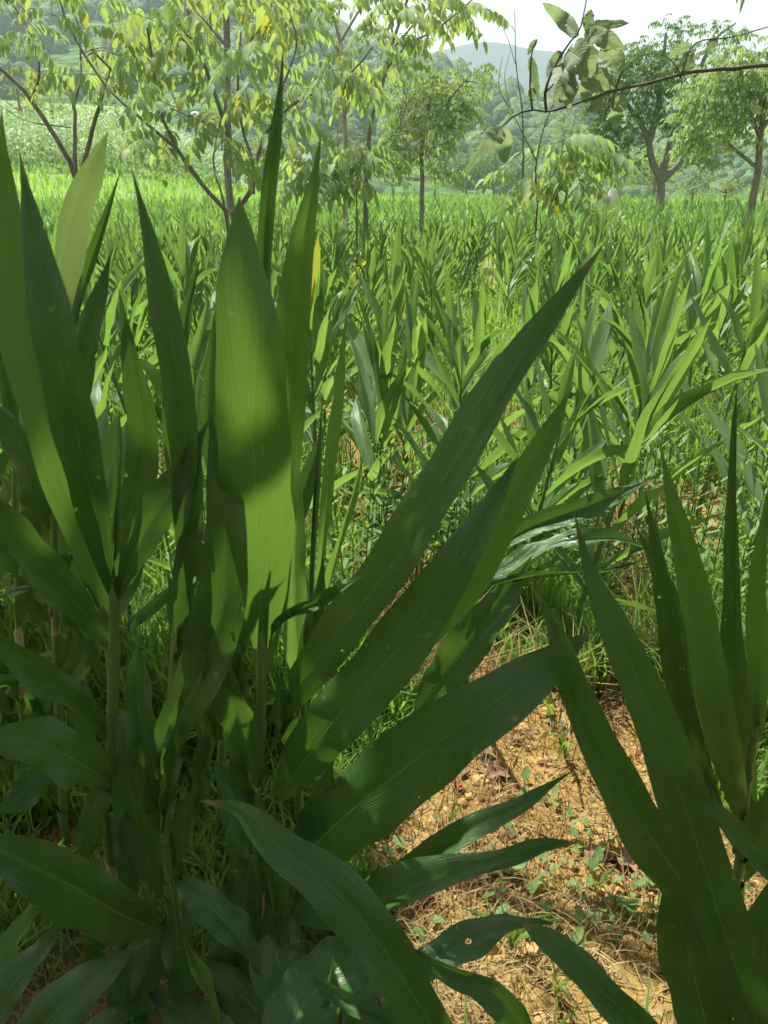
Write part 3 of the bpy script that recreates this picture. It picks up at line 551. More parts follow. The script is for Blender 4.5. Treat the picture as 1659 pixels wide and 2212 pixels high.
# leaves low on the foreground plants, and plants standing close behind them in the shade
for par, lst in ((B_, [(352, 1980, 300, 2230, 84), (360, 1880, 420, 1690, 70), (350, 2020, 240, 2260, 90), (356, 1800, 300, 1610, 64), (352, 1930, 400, 2200, 80)]), (C_, [(548, 1850, 520, 2120, 86), (552, 1800, 610, 2060, 90), (548, 1900, 470, 2160, 84), (556, 1700, 505, 1900, 70), (552, 1780, 500, 1560, 66), (550, 1950, 590, 2230, 90)]),
        (A_, [(236, 1700, 180, 1880, 70), (238, 1750, 290, 1960, 66), (240, 1560, 300, 1730, 60), (236, 1900, 200, 2120, 80)]), (D_, [(640, 1900, 740, 2080, 90), (645, 1800, 600, 2020, 80), (650, 1650, 600, 1450, 60), (645, 1850, 720, 1640, 90), (642, 1930, 840, 2110, 110)]),
        (H_, [(48, 1600, 150, 1740, 70), (45, 1500, -50, 1500, 70), (50, 1450, 110, 1620, 64), (40, 1150, 120, 1060, 64)]), (I_, [(122, 1350, 40, 1240, 64), (124, 1450, 200, 1640, 64), (122, 1250, 200, 1130, 60), (122, 1500, 170, 1310, 60)]), (J_, [(480, 1550, 430, 1760, 74), (478, 1350, 520, 1560, 70), (480, 1650, 500, 1880, 80), (478, 1400, 430, 1600, 66), (480, 1600, 520, 1400, 70)])):
    Yp = {A_: .9, B_: .85, C_: .9, D_: .97, H_: 1.25, I_: 1.15, J_: 1.13}[par]
    for x0, y0, x1, y1, w_ in lst:
        up = .5 if y1 > y0 else .3; HL(par, [(x0, y0, Yp), (x0 + (x1 - x0) * .35, y0 + (y1 - y0) * .15 - 25, Yp - .02), (x0 + (x1 - x0) * .7, y0 + (y1 - y0) * .5 - 10, Yp - .05), (x1, y1, Yp - .07)], w_, rs.uniform(-.3, .6), rs.uniform(.2, .5), .05, rows=22)

# ------------------------------------------------------------------ the field of ginger behind
placed = []
def ok(x, y, d):
    return all((x - a_) ** 2 + (y - b_) ** 2 > d * d for a_, b_ in placed)
near = [  # (px, py of the foot, height, label)
 (1226, 1235, .98, 'sunlit ginger plant with a pale split tip leaf just right of the long slanting leaf'),
 (795, 1190, .98, 'sunlit ginger plant with a straight bare stem at the centre, left of its neighbour'),
 (868, 1120, .95, 'sunlit ginger plant with a bare stem at the centre beside the yellow curled leaf'),
 (940, 1075, .92, 'ginger plant behind the two bare central stems with dark slanting leaves'),
 (1330, 1165, .95, 'sunlit ginger plant with a broad pale upright leaf right of the slanting leaf'),
 (1500, 1130, 1.0, 'ginger plant with long crossing leaves behind the narrow bright leaf at right'),
 (1620, 1060, .98, 'ginger plant near the right edge with leaves slanting up to the left'),
 (1130, 1010, .9, 'ginger plant partly behind the upper half of the long slanting leaf'),
 (700, 1000, .95, 'sunlit ginger plant with upright folded leaves right of the broad centre leaf'),
 (1010, 1000, .9, 'sunlit ginger plant with two pale upright leaves in the middle of the field'),
 (1420, 1000, .95, 'ginger plant with a wavy dark leaf between crossing leaves at right'),
 (330, 1050, 1.05, 'half shaded ginger plant seen between the leaves at left'),
 (200, 1000, 1.05, 'half shaded ginger plant behind the sunlit glossy leaf at left'),
 (60, 1050, 1.0, 'half shaded ginger plant at the left edge behind the dark leaves'),
 (-20, 1500, .95, 'shaded ginger plant cut by the left edge behind the drooping leaves'), (300, 1500, .95, 'shaded ginger plant low behind the two left stems'), (420, 1350, 1.0, 'shaded ginger plant filling the gap behind the broken-leaved plant'), (150, 1300, .9, 'shaded ginger plant deep behind the long yellow-green leaf'),
 (620, 1350, .9, 'shaded ginger plant low behind the foot of the slanting leaves'), (1560, 1330, .95, 'half shaded ginger plant behind the narrow upright leaves at right'), (1690, 1250, .95, 'half shaded ginger plant cut by the right edge'),
 (560, 1020, 1.0, 'half shaded ginger plant hidden behind the broad centre leaf')]
for i, (px, py, h, lb) in enumerate(near):
    p = G(px, py); field_plant(p, h, i * 1.3, lb, None, i % 14); placed.append((p[0], p[1]))
cand = []
y = 1.9
while y < 27:
    st = (.345 if y > 5 else .325) + .007 * y; x = -.62 * y - .6
    while x < .62 * y + .6:
        xx = x + rs.uniform(-.16, .16); yy = y + rs.uniform(-.14, .14)
        cand.append((xx, yy)); x += st
    y += st * .95
cand = [c for c in cand if not (c[1] < 3.3 and .05 < c[0] < .9 and rs.rand() < .55) and not (c[1] < 1.75 and c[0] > -.1)]
cand = [c for c in cand if all((c[0] - a_) ** 2 + (c[1] - b_) ** 2 > .09 for a_, b_ in placed)]
cand = [c for c in cand if fbm(np.array(c[0] * .5), np.array(c[1] * .5), 2, 5) > -.16]
cand.sort(key=lambda c: c[1])
vis = [c for c in cand if abs(c[0]) < .56 * c[1] + .15]
indiv = set(vis[:300 - len(near) - 11])
MARKS = [(-.36, 'under the young ash at far left'), (-.25, 'left of the multi-stemmed ash'), (-.15, 'under the multi-stemmed ash'), (-.04, 'in front of the grey-stemmed tree'), (.08, 'below the distant summit'), (.17, 'left of the bare-twigged sapling'), (.28, 'just right of the bare-twigged sapling'), (.42, 'in front of the big dark tree'), (9, 'toward the right edge')]
def zone(x, y):
    where = next(n_ for lim_, n_ in MARKS if x / y < lim_)
    row = 'in the nearest rows' if y < 3.1 else 'in the near middle rows' if y < 4 else 'in the middle rows' if y < 5 else 'in the back middle rows' if y < 6 else 'in the farther rows'
    return 'sunlit ginger plant ' + row + ' ' + where, 'ginger plants ' + row + ' ' + where
MS = [[] for _ in POOL]; stems = Acc(); far = Acc()
for c in cand:
    h = rs.uniform(.72, 1.06) * (1 - .010 * c[1]) if c[1] > 4.5 else rs.uniform(.86, 1.08); rz = rs.rand() * 6.28; z = float(gz(*c)); vi = rs.randint(14)
    if c in indiv:
        lb, gp = zone(*c); field_plant((c[0], c[1], z), h, rz, lb, gp, vi); continue
    B = T4((c[0], c[1], z), rz, 0, 0, h)
    for q_, (i, M) in enumerate(VARI[vi][0]):
        if c[1] < 10 or (q_ % 3 and q_ > 2): MS[i].append(B @ M)
    if c[1] < 12: tube(stems, np.array([[c[0], c[1], z], [c[0], c[1], z + h * .8]]), [.008, .004], 4)
for (v, f, u), q in zip(POOLLOW, MS): far.inst(v, f, u, q)
tag(far.obj('ginger_field', M_FIELD), 'dense far rows of ginger leaves filling the field', kind='stuff')
tag(stems.obj('ginger_field_stems', M_STEM), 'stems of the farther rows of ginger', kind='stuff')

# ------------------------------------------------------------------ grass, weeds, litter
def blades(acc, xy, hmin, hmax, wid, lean=.6, rows=4, flat=False):
    n = len(xy); z = gz(xy[:, 0], xy[:, 1]) + micro(xy[:, 0], xy[:, 1]); h = rs.uniform(hmin, hmax, n); a_ = rs.rand(n) * 6.28; l_ = rs.uniform(.1, lean, n); w_ = wid * rs.uniform(.6, 1.3, n)
    t_ = np.linspace(0, 1, rows); d = np.stack([np.cos(a_), np.sin(a_), 0 * a_], 1); b_ = a_ + 1.57 + rs.uniform(-.8, .8, n); s_ = np.stack([np.cos(b_), np.sin(b_), 0 * b_], 1)
    up = .08 if flat else 1.0
    C = np.stack([xy[:, 0], xy[:, 1], z], 1)[:, None] + d[:, None] * (h * l_)[:, None, None] * (t_ ** 1.8)[None, :, None] * (2.2 if flat else 1)
    C[..., 2] += (h[:, None] * (t_ - .35 * l_[:, None] * t_ ** 2.5)) * up + (.006 if flat else 0)
    ww = np.interp(t_, [0, .3, .7, 1], [.7, 1, .7, .05])
    off = s_[:, None] * w_[:, None, None] * ww[None, :, None] / 2
    V = np.stack([C - off, C + off], 2).reshape(-1, 3)
    F = (grid_faces(rows, 2)[None] + (np.arange(n) * rows * 2)[:, None, None]).reshape(-1, 4)
    U = np.tile(np.stack(np.broadcast_arrays(np.array([0., 1.])[None], t_[:, None]), -1).reshape(-1, 2), (n, 1))
    acc.add(V, F, U, np.repeat(rs.rand(n), rows * 2))
def scatter(n, y0, y1, k=.62, clump=0., seed=0):
    u = rs.rand(n * 3); y_ = y0 * (y1 / y0) ** u; x_ = rs.uniform(-1, 1, n * 3) * (k * y_ + .3)
    if clump:
        d = fbm(x_ * 2.2, y_ * 2.2, 3, seed + 60); s_ = d > clump; x_, y_ = x_[s_], y_[s_]
    return np.stack([x_, y_], 1)[:n]
g1 = Acc(); q = scatter(30000, 1.2, 5.0, clump=.02, seed=1); bare = (np.abs(q[:, 0] - .36) < .36) & (q[:, 1] < 1.75 + 1.3 * fbm(q[:, 0] * 4, q[:, 1] * 4, 3, 71)); q = q[~bare | (rs.rand(len(q)) < .0)]
blades(g1, q, .05, .17, .006, .8)
q = scatter(38000, 1.4, 7.0, clump=-.09, seed=3); q = q[~((np.abs(q[:, 0] - .36) < .36 + .5 * fbm(q[:, 0] * 5, q[:, 1] * 5, 3, 72)) & (q[:, 1] < 1.85 + 1.4 * fbm(q[:, 0] * 4, q[:, 1] * 4, 3, 73)))]; blades(g1, q, .10, .34, .0075, .8, 3)
q = scatter(3200, .7, 2.3, k=.5, clump=.04, seed=2); blades(g1, q, .03, .12, .005, 1.0)
q = scatter(24000, 5, 26, clump=-.10, seed=4); blades(g1, q, .2, .45, .018, .8, 3)
q = np.stack([rs.uniform(-1.1, -.02, 9000), rs.uniform(.65, 1.7, 9000)], 1); q = q[fbm(q[:, 0] * 3, q[:, 1] * 3, 2, 55) > -.05]; blades(g1, q, .04, .15, .006, .9)
tag(g1.obj('grass', M_GRASS), 'bright green grass growing between the ginger plants', kind='stuff')
g2 = Acc(); q = scatter(7500, .68, 3.2, k=.5, clump=.03, seed=5); blades(g2, q, .015, .075, .0022, 1.5, 4); q = scatter(5000, .68, 3.0, k=.5); blades(g2, q, .03, .10, .0026, .9, 3, True)
q = scatter(9000, 1.6, 6, clump=-.05, seed=8); blades(g2, q, .1, .3, .004, 1.0, 3)
g3 = Acc(); q = scatter(9000, .68, 2.6, k=.5, clump=.075, seed=15); blades(g3, q, .015, .06, .0024, 1.3, 4); tag(g3.obj('dead_grass', M_REDG), 'reddish brown dead grass matted on the bare soil', kind='stuff')
tag(g2.obj('straw_litter', M_STRAW), 'dry yellow straw scattered over the bare soil', kind='stuff')
# weeds: upright stems with whorls of small leaves
sm = blade(np.stack([np.zeros(5), np.zeros(5), np.linspace(0, 1, 5)], 1), .26, np.tile([0., 1, 0], (5, 1)), np.tile([-1., 0, 0], (5, 1)), 2, .3, .02, 6, 1, [.1, .3, .7, 1, 1, .8, .5, .25, .02])
wd = Acc(); wst = Acc(); Q = []
for x_, y_ in np.vstack([np.stack([rs.uniform(-.1, 1.0, 90), rs.uniform(1.85, 2.6, 90)], 1), scatter(700, 1.5, 5.0, seed=6), scatter(900, 4, 16, seed=7)]):
    if -.05 < x_ < .75 and y_ < 2.05: continue
    h = rs.uniform(.18, .55); z = float(gz(x_, y_)); l = (rs.rand(2) - .5) * .2; n_ = int(h * 46)
    tube(wst, np.array([[x_, y_, z], [x_ + l[0] * h, y_ + l[1] * h, z + h]]), [.003, .0015], 3)
    for k_ in range(n_):
        f = (k_ + 2) / (n_ + 2); Q.append(T4((x_ + l[0] * h * f, y_ + l[1] * h * f, z + h * f), k_ * 2.4, rs.uniform(.5, 1.3), 0, rs.uniform(.035, .07) * (1.25 - .6 * f)))
wd.inst(*sm, Q)
# creeping broad little leaves on the soil
Q = [T4((x_, y_, float(gz(x_, y_)) + .012 + float(micro(np.array(x_), np.array(y_)))), rs.rand() * 6.28, rs.uniform(.7, 1.4), 0, rs.uniform(.015, .035)) for x_, y_ in scatter(900, .9, 3.4, k=.5, clump=.07, seed=12)]
br = blade(np.stack([np.zeros(5), np.zeros(5), np.linspace(0, 1, 5)], 1), .6, np.tile([0., 1, 0], (5, 1)), np.tile([-1., 0, 0], (5, 1)), 2, .3, .02, 6, 1, [.1, .4, .8, 1, 1, .8, .5, .3, .02]); wd.inst(*br, Q)
tag(wd.obj('weeds', M_WEED), 'small leafy weeds growing low among the ginger', kind='stuff'); tag(wst.obj('weed_stems', M_STEM), 'thin stems of the low weeds', kind='stuff')
# soil crumbs and dark litter fragments
cl = Acc(); Q = [[] for _ in LUMPS]
for x_, y_ in np.stack([rs.uniform(-.35, 1.0, 2600), rs.uniform(.65, 2.3, 2600)], 1):
    s_ = rs.uniform(.003, .009) * (2.4 if rs.rand() < .08 else 1); M = T4((x_, y_, float(gz(x_, y_) + micro(x_, y_)) - s_ * .2), rs.rand() * 6, rs.rand() * .5, 0, s_); Q[rs.randint(6)].append(M)
for (v, f, u), q in zip([lump(s, 4, 5) for s in range(6)], Q): cl.inst(v, f, u, q)
tag(cl.obj('soil_crumbs', M_SOILC, smooth_=False), 'crumbs of yellow soil on the bare patch', kind='stuff')
li = Acc(); fl = leafcurve(1, .55, .3, 3, 5, 2, .3, .12); Q = []
for x_, y_ in np.stack([rs.uniform(-.6, 1.1, 1500), rs.uniform(.7, 2.8, 1500)], 1):
    if fbm(np.array(x_ * 2.5), np.array(y_ * 2.5), 3, 91) < .05 and not (1.75 < y_ < 2.15): continue
    Q.append(T4((x_, y_, float(gz(x_, y_) + micro(x_, y_)) + .006), rs.rand() * 6.28, rs.uniform(1.1, 1.6), rs.uniform(-.8, .8), rs.uniform(.012, .04)))
li.inst(*fl, Q); tag(li.obj('leaf_litter', M_DARKL), 'dark fragments of rotting leaves on the soil', kind='stuff')
for px, py, s_, rz, mt, lb in [(1052, 1690, .055, .6, M_DEAD, 'curled brown dead leaf lying on the bare soil left of the arching leaf tips'), (1368, 1898, .06, 2.2, M_DEAD, 'curled brown dead leaf lying against the right side of the bare soil'),
        (1290, 1845, .035, 4., M_DEAD, 'small crumpled brown leaf on the soil above the two larger pale blades'), (896, 1962, .045, 1., M_DEAD, 'brown dead leaf half hidden under the dark leaf near the bottom'), (1003, 1712, .02, 3., M_RED, 'small red dead leaf on the soil'),
        (1275, 2095, .035, 5., M_DEAD, 'curled brown leaf low on the bare soil beside the folded leaf'), (1210, 1480, .04, 1.4, M_DEAD, 'greyish brown leaf in the litter strip below the dark slanting leaf'), (1440, 2125, .03, .2, M_DEAD, 'small dull brown leaf at the lower right of the bare soil')]:
    p = G(px, py); a = Acc(); v, f, u = leafcurve(1, .75, .5, int(px), 12, 6, .5, .14, .5); M = T4((0, 0, .008 + float(micro(p[0], p[1]))), rz, 1.35, .3, s_ * 1.3)
    a.add(v @ M[:3, :3].T + M[:3, 3] + p, f, u); tag(a.obj('dead_leaf', mt, origin=p), lb, 'dead leaf').location = tuple(p)
# taller single grass shoots on the bare patch
def shoot(px, py, h, n_, label):
    p = G(px, py); o = root('grass_tuft', p, label, 'grass tuft', None)
    for k_ in range(n_):
        a_ = rs.rand() * 6.28; l_ = rs.uniform(.3, .9); C = catmull([p, p + np.array([math.cos(a_) * h * l_ * .3, math.sin(a_) * h * l_ * .3, h * .6]), p + np.array([math.cos(a_) * h * l_, math.sin(a_) * h * l_, h * rs.uniform(.5, 1)])], 8)
        T = nz(np.gradient(C, axis=0)); sd = nz(np.cross(T, [math.cos(a_ + .4), math.sin(a_ + .4), .1])); nr = np.cross(sd, T); a = Acc(); a.add(*blade(C, h * .075, sd, nr, 2, .3, 0, 5, k_)); a.obj('blade', M_GRASS, o)
shoot(1220, 1640, .13, 7, 'grass tuft on the bare soil beside the tip of the slanting leaf'); shoot(1100, 2060, .12, 6, 'grass tuft with broad bent blades above the folded bottom leaf'); shoot(1190, 1560, .12, 5, 'tall thin grass tuft at the top of the bare patch')
shoot(1285, 1935, .07, 8, 'low grass tuft near the brown leaf on the bare soil'); shoot(1310, 1760, .06, 7, 'pale grass tuft at the middle right of the bare patch'); shoot(1200, 2150, .08, 6, 'grass tuft at the bottom of the bare soil'); shoot(975, 1780, .06, 7, 'short grass tuft at the left margin of the bare soil'); shoot(1400, 2010, .07, 7, 'grass tuft hard against the right-hand dark leaf')
shoot(130, 1780, .16, 9, 'bright grass tuft lit between the dark leaves at lower left'); shoot(190, 1900, .12, 8, 'grass tuft below the bright one at lower left')

# ------------------------------------------------------------------ trees
def leaflet(L_, w_, seed, droop=.35, rows=5, cols=2):
    t_ = np.linspace(0, 1, rows); C = np.stack([L_ * t_, 0 * t_, -droop * L_ * t_ ** 1.8], 1); T = nz(np.gradient(C, axis=0)); sd = np.tile([0., 1., 0.], (rows, 1)); nr = np.cross(T, sd) * -1
    nr = np.where(nr[:, 2:3] < 0, -nr, nr)
    return blade(C, w_, sd, nr, cols, .25, .03, 6, seed, [.1, .45, .85, 1, .95, .75, .45, .22, .02])
def compound(seed, pairs=4, L_=.31, ll=.108, lw=.047, hang=.8, rows=5):
    """pinnate leaf: stalk arching out along +X, leaflets hanging from it"""
    r = np.random.RandomState(seed); a = Acc(); t_ = np.linspace(0, 1, 7); C = np.stack([L_ * t_, .02 * np.sin(3 * t_ + seed), .05 * np.sin(t_ * 2.4) - .14 * t_ ** 2.2], 1)
    k3 = slice(None) if rows > 3 else slice(0, 7, 3); tube(a, C[k3], np.linspace(.0022, .001, 7)[k3], 3 if rows > 3 else 2, 0.)
    for k_ in range(pairs * 2 + 1):
        f = min(1, .28 + .72 * (k_ // 2) / max(1, pairs)) if k_ < pairs * 2 else 1.0; p = np.array([np.interp(f, t_, C[:, i]) for i in range(3)])
        sg = 1 if k_ % 2 else -1; az = sg * r.uniform(1.1, 1.4) if k_ < pairs * 2 else 0.; dn = hang * r.uniform(.75, 1.15); tw = r.uniform(-.3, .3)
        v, f_, u = leaflet(ll * r.uniform(.8, 1.15), lw * r.uniform(.85, 1.15), seed * 20 + k_, rows=rows)
        M = np.array(Matrix.Translation(Vector(p)) @ Matrix.Rotation(az, 4, 'Z') @ Matrix.Rotation(dn, 4, 'Y') @ Matrix.Rotation(tw, 4, 'X')); a.add(v @ M[:3, :3].T + M[:3, 3], f_, u, r.rand() * .3)
    return a
CACC = [compound(s, 4 + s % 3, L_=.30 + .03 * (s % 3)) for s in range(6)]; CM = [a.mesh('compound_leaf', M_TREE) for a in CACC]
CARR = [(np.vstack(a.V), np.vstack(a.F), np.vstack(a.U)) for a in CACC]
CLOW = []
for s in range(4):
    a = compound(s + 30, 4, rows=3); CLOW.append((np.vstack(a.V), np.vstack(a.F), np.vstack(a.U)))
class Skel:
    def __init__(s): s.pts = []; s.rad = []; s.br = Acc()
    def limb(s, pts, r0, r1, n=14, sides=7):
        C = catmull(pts, n); C = C + (rs.rand(*C.shape) - .5) * r1 * .8; tube(s.br, C, np.linspace(r0, r1, n), sides)
        k_ = np.linspace(.25, 1, n); s.pts += list(C[int(n * .2):]); s.rad += list(np.linspace(r0, r1, n)[int(n * .2):])
    def grow(s, target, rmin=.0022, minz=-9, step=.35):
        A = np.array(s.pts); d = np.linalg.norm(A - target, axis=1) + .9 * np.maximum(0, A[:, 2] - target[2] + .0); i = int(np.argmin(d)); p0 = A[i]; L_ = np.linalg.norm(target - p0)
        if L_ < .04: return p0, nz(rs.rand(3) - .5)
        mid = (p0 + target) / 2 + np.array([0, 0, .10 * L_]) + (rs.rand(3) - .5) * .12 * L_; C = catmull([p0, mid, target], 6); r0 = min(s.rad[i] * .7, .003 + .014 * L_)
        tube(s.br, C, np.linspace(r0, rmin, 6), 4); s.pts += list(C[2:]); s.rad += list(np.linspace(r0, rmin, 6)[2:])
        return target, nz(C[-1] - C[-3])
def dress(o, sk, targets, scale=1.0, npart=300, mat_mesh=CM, arr=CARR, mat=M_TREE, per=2, rmin=.0022):
    Ms = [[] for _ in arr]; cnt = 0; order = sorted(range(len(targets)), key=lambda i: np.min(np.linalg.norm(np.array(sk.pts[:40]) - targets[i], axis=1)))
    for i in order:
        p, d = sk.grow(np.asarray(targets[i]), rmin); az = math.atan2(d[1], d[0])
        for k_ in range(per):
            M = T4(p, az + rs.uniform(-1.5, 1.5) + k_ * 1.7, rs.uniform(-.35, .35), 0, scale * rs.uniform(.75, 1.2)); j = rs.randint(len(arr))
            if cnt < npart:
                M2 = M.copy(); M2[:3, 3] -= worldloc(o); link('leaf', mat_mesh[j], o, M2); cnt += 1
            else: Ms[j].append(M)
    if any(len(q) for q in Ms):
        a = Acc()
        for (v, f, u), q in zip(arr, Ms): a.inst(v, f, u, q)
        tag(a.obj('foliage', mat, o), kind='stuff')
def region(n, boxes, Y, dy):
    """points filling picture areas given as (x0, y0, x1, y1, weight) at about distance Y"""
    w_ = np.array([b[4] for b in boxes], float); w_ /= w_.sum(); out = []
    for _ in range(n):
        b = boxes[rs.choice(len(boxes), p=w_)]; out.append(P(rs.uniform(b[0], b[2]), rs.uniform(b[1], b[3]), Y + rs.uniform(-dy, dy)))
    return out
def near_tree(label, base, Y, limbs, boxes, n, dy=.4, bark=M_BARK, scale=1.0, npart=300, per=2, name='ash_tree', group=None, cat='tree', mesh=CM):
    b = P(base[0], base[1], Y); g = np.array([b[0], b[1], float(gz(b[0], b[1])) - .03]); o = root(name, g, label, cat, group); sk = Skel(); rk = .72 * (1.5 if 'apling' in name else 1.25 if Y == 9 else 1.1 if Y == 5.5 else 1)
    for k_, (pp, r0, r1) in enumerate(limbs):
        q = [P(x_, y_, Y + d_) for x_, y_, d_ in pp]; r0, r1 = r0 * rk, r1 * rk
        if k_ == 0 or pp[0][:2] == base: q = [g] + q
        sk.limb(q, r0, r1)
    dress(o, sk, region(n, boxes, Y, dy), scale, npart, per=per, mat_mesh=mesh); sk.br.obj('trunk', bark, o); return o
near_tree('young ash tree at far left with a forked leaning dark limb and drooping leaves', (168, 420), 6.0,
  [([(168, 420, 0), (150, 345, 0), (110, 280, 0), (68, 215, 0), (20, 165, 0), (-40, 120, 0)], .035, .018), ([(165, 400, 0), (162, 330, 0), (160, 230, .1), (130, 165, .2)], .024, .012), ([(160, 230, .1), (175, 160, .2), (170, 60, .3)], .014, .008),
   ([(172, 400, 0), (195, 300, -.1), (215, 230, -.2), (240, 150, -.3)], .028, .012), ([(68, 215, 0), (85, 150, 0), (60, 60, 0), (20, 0, 0)], .014, .006), ([(150, 275, 0), (60, 262, .2), (0, 228, .3)], .008, .004), ([(240, 150, -.3), (180, 80, -.3), (140, -40, -.2)], .012, .006)],
  [(-60, -60, 330, 130, 6), (20, 100, 130, 180, 1.2), (150, 90, 330, 250, 1.6)], 34, .7, scale=.82)
near_tree('multi-stemmed ash tree left of centre, its stems fanning out over the ginger field', (490, 470), 5.5,
  [([(490, 470, 0), (440, 405, 0), (385, 325, 0), (345, 240, 0), (330, 140, 0), (318, 60, 0)], .028, .010), ([(500, 465, 0), (545, 400, 0), (500, 310, 0), (468, 215, 0), (432, 110, 0), (405, 20, 0)], .026, .010), ([(548, 420, .1), (545, 350, .1), (522, 270, .1), (514, 170, .1), (520, 70, .1)], .015, .007),
   ([(385, 325, 0), (310, 260, 0), (225, 180, .1), (150, 60, .2), (130, 0, .2)], .014, .008), ([(478, 285, 0), (425, 258, 0), (370, 235, 0)], .009, .005), ([(430, 385, 0), (400, 345, 0), (375, 318, 0)], .012, .007), ([(545, 400, .1), (565, 310, .2), (615, 238, .2), (700, 190, .3), (765, 150, .3), (805, 100, .3)], .017, .008),
   ([(490, 470, 0), (460, 345, .2), (495, 200, .3)], .014, .006), ([(600, 215, 0), (640, 100, 0), (625, 30, 0), (612, -30, 0)], .010, .005)],
  [(240, -40, 620, 150, 5), (300, 110, 620, 220, 5), (330, 210, 560, 290, 1.6), (500, 60, 780, 250, 3.2), (310, 300, 400, 360, .5), (430, 280, 640, 340, .6), (560, 230, 720, 320, .8)], 54, .7, scale=.88)
near_tree('slender leaning tree right of the leafy mass with an open crown against the sky', (790, 420), 9.0,
  [([(790, 420, 0), (800, 270, 0), (822, 195, 0), (842, 110, 0), (860, 60, 0), (885, -20, 0)], .040, .014), ([(835, 150, 0), (880, 95, 0), (930, 70, 0), (985, 30, 0), (1030, -10, 0)], .016, .007), ([(850, 80, 0), (838, 30, 0), (820, -20, 0)], .012, .008), ([(845, 110, 0), (905, 40, 0), (960, -20, 0)], .013, .006)],
  [(800, -40, 1030, 40, 3), (840, 30, 970, 90, 1.4), (740, 60, 860, 130, 1.5), (780, 130, 890, 210, 1.2)], 26, .7, scale=1.1)
near_tree('bare-topped tree standing behind the leafy mass with grey upright stems', (745, 430), 9.5,
  [([(745, 430, 0), (747, 330, 0), (742, 220, 0), (738, 120, 0), (728, 60, 0), (700, 0, 0)], .055, .02), ([(738, 120, 0), (700, 60, 0), (665, 10, 0), (640, -40, 0)], .028, .012), ([(735, 90, 0), (765, 40, 0), (800, -20, 0)], .025, .012), ([(740, 180, 0), (705, 130, 0), (690, 90, 0)], .02, .008), ([(728, 60, 0), (735, 10, 0), (745, -30, 0)], .02, .01)],
  [(640, -30, 820, 40, 2), (700, 150, 790, 220, 1)], 16, .7, bark=M_BARKP, scale=.9)
near_tree('dark straight trunk rising behind the multi-stemmed ash tree', (495, 430), 9.0,
  [([(495, 430, 0), (492, 300, 0), (489, 150, 0), (488, -30, 0)], .05, .035), ([(489, 150, 0), (560, 60, 0), (600, -20, 0)], .02, .01), ([(489, 100, 0), (430, 30, 0)], .02, .01)],
  [(440, -50, 680, 60, 3), (540, 10, 640, 110, 2)], 26, .8, scale=1.1)
near_tree('low ash sapling with yellowish leaves at the foot of the leaning tree', (770, 440), 8.0,
  [([(770, 440, 0), (772, 385, 0), (800, 335, 0), (845, 295, 0), (872, 255, 0), (880, 190, 0)], .012, .004), ([(772, 420, 0), (740, 370, 0), (700, 345, 0)], .010, .005), ([(845, 295, 0), (900, 280, 0), (950, 262, 0)], .005, .003)],
  [(670, 320, 800, 400, 3), (780, 270, 880, 345, .8), (700, 370, 790, 410, 1)], 22, .3, scale=1.2, name='ash_sapling', cat='sapling')
near_tree('thin sapling with bare black twigs and a fan of light compound leaves low at right', (1160, 450), 7.5,
  [([(1160, 450, 0), (1158, 400, 0), (1158, 350, 0), (1168, 300, 0), (1188, 240, 0), (1235, 150, 0)], .011, .004), ([(1160, 350, 0), (1135, 300, 0), (1105, 240, 0), (1078, 190, 0), (1085, 120, 0)], .006, .002), ([(1132, 425, 0), (1130, 340, .1), (1128, 240, .1), (1115, 140, .1), (1112, 20, .1)], .008, .0025),
   ([(1114, 140, .1), (1095, 80, .1), (1065, 20, .1)], .003, .0015), ([(1185, 400, 0), (1225, 310, 0), (1245, 250, 0)], .006, .0025), ([(1105, 240, 0), (1090, 170, 0), (1102, 110, 0)], .003, .0015), ([(1200, 430, 0), (1210, 350, 0), (1222, 280, 0)], .006, .003)],
  [(1150, 262, 1290, 350, 3), (1180, 320, 1320, 350, 2), (1160, 340, 1260, 410, 2), (1100, 370, 1230, 425, 2)], 22, .3, scale=1.15, name='sapling', cat='sapling', bark=M_BARKN)
# crowns of trees farther off: clustered real leaves on a grown skeleton
def mid_tree(name, label, base, Y, limbs, blobs, n, scale, mat, bark=M_BARK, rmin=.006, group=None, per=3, arr=CLOW):
    b = P(base[0], base[1], Y); g = np.array([b[0], b[1], float(gz(b[0], b[1])) - .1]); o = root(name, g, label, 'tree', group); sk = Skel()
    for k_, (pp, r0, r1) in enumerate(limbs):
        q = [P(x_, y_, Y + d_) for x_, y_, d_ in pp]
        if k_ == 0: q = [g] + q
        sk.limb(q, r0, r1)
    A = np.array([b_[2] * b_[3] for b_ in blobs], float); A /= A.sum(); tg = []
    for _ in range(n):
        x0, y0, rx, ry = blobs[rs.choice(len(blobs), p=A)]; th, rr_ = rs.rand() * 6.28, rs.rand() ** .6; dd = rs.uniform(-1, 1) * rx / FPX * Y * .8
        tg.append(P(x0 + rx * rr_ * math.cos(th), y0 + ry * rr_ * math.sin(th), Y + dd))
    Ms = [[] for _ in arr]
    for i in sorted(range(n), key=lambda i: np.min(np.linalg.norm(np.array(sk.pts[:60]) - tg[i], axis=1))):
        p, d = sk.grow(tg[i], rmin); az = math.atan2(d[1], d[0])
        for k_ in range(per): Ms[rs.randint(len(arr))].append(T4(p + (rs.rand(3) - .5) * .3 * scale, az + rs.uniform(-2, 2), rs.uniform(-.5, .5), 0, scale * rs.uniform(.7, 1.25)))
    a = Acc()
    for (v, f, u), q in zip(arr, Ms): a.inst(v, f, u, q)
    tag(a.obj('crown', mat, o), kind='stuff'); sk.br.obj('trunk', bark, o); return o
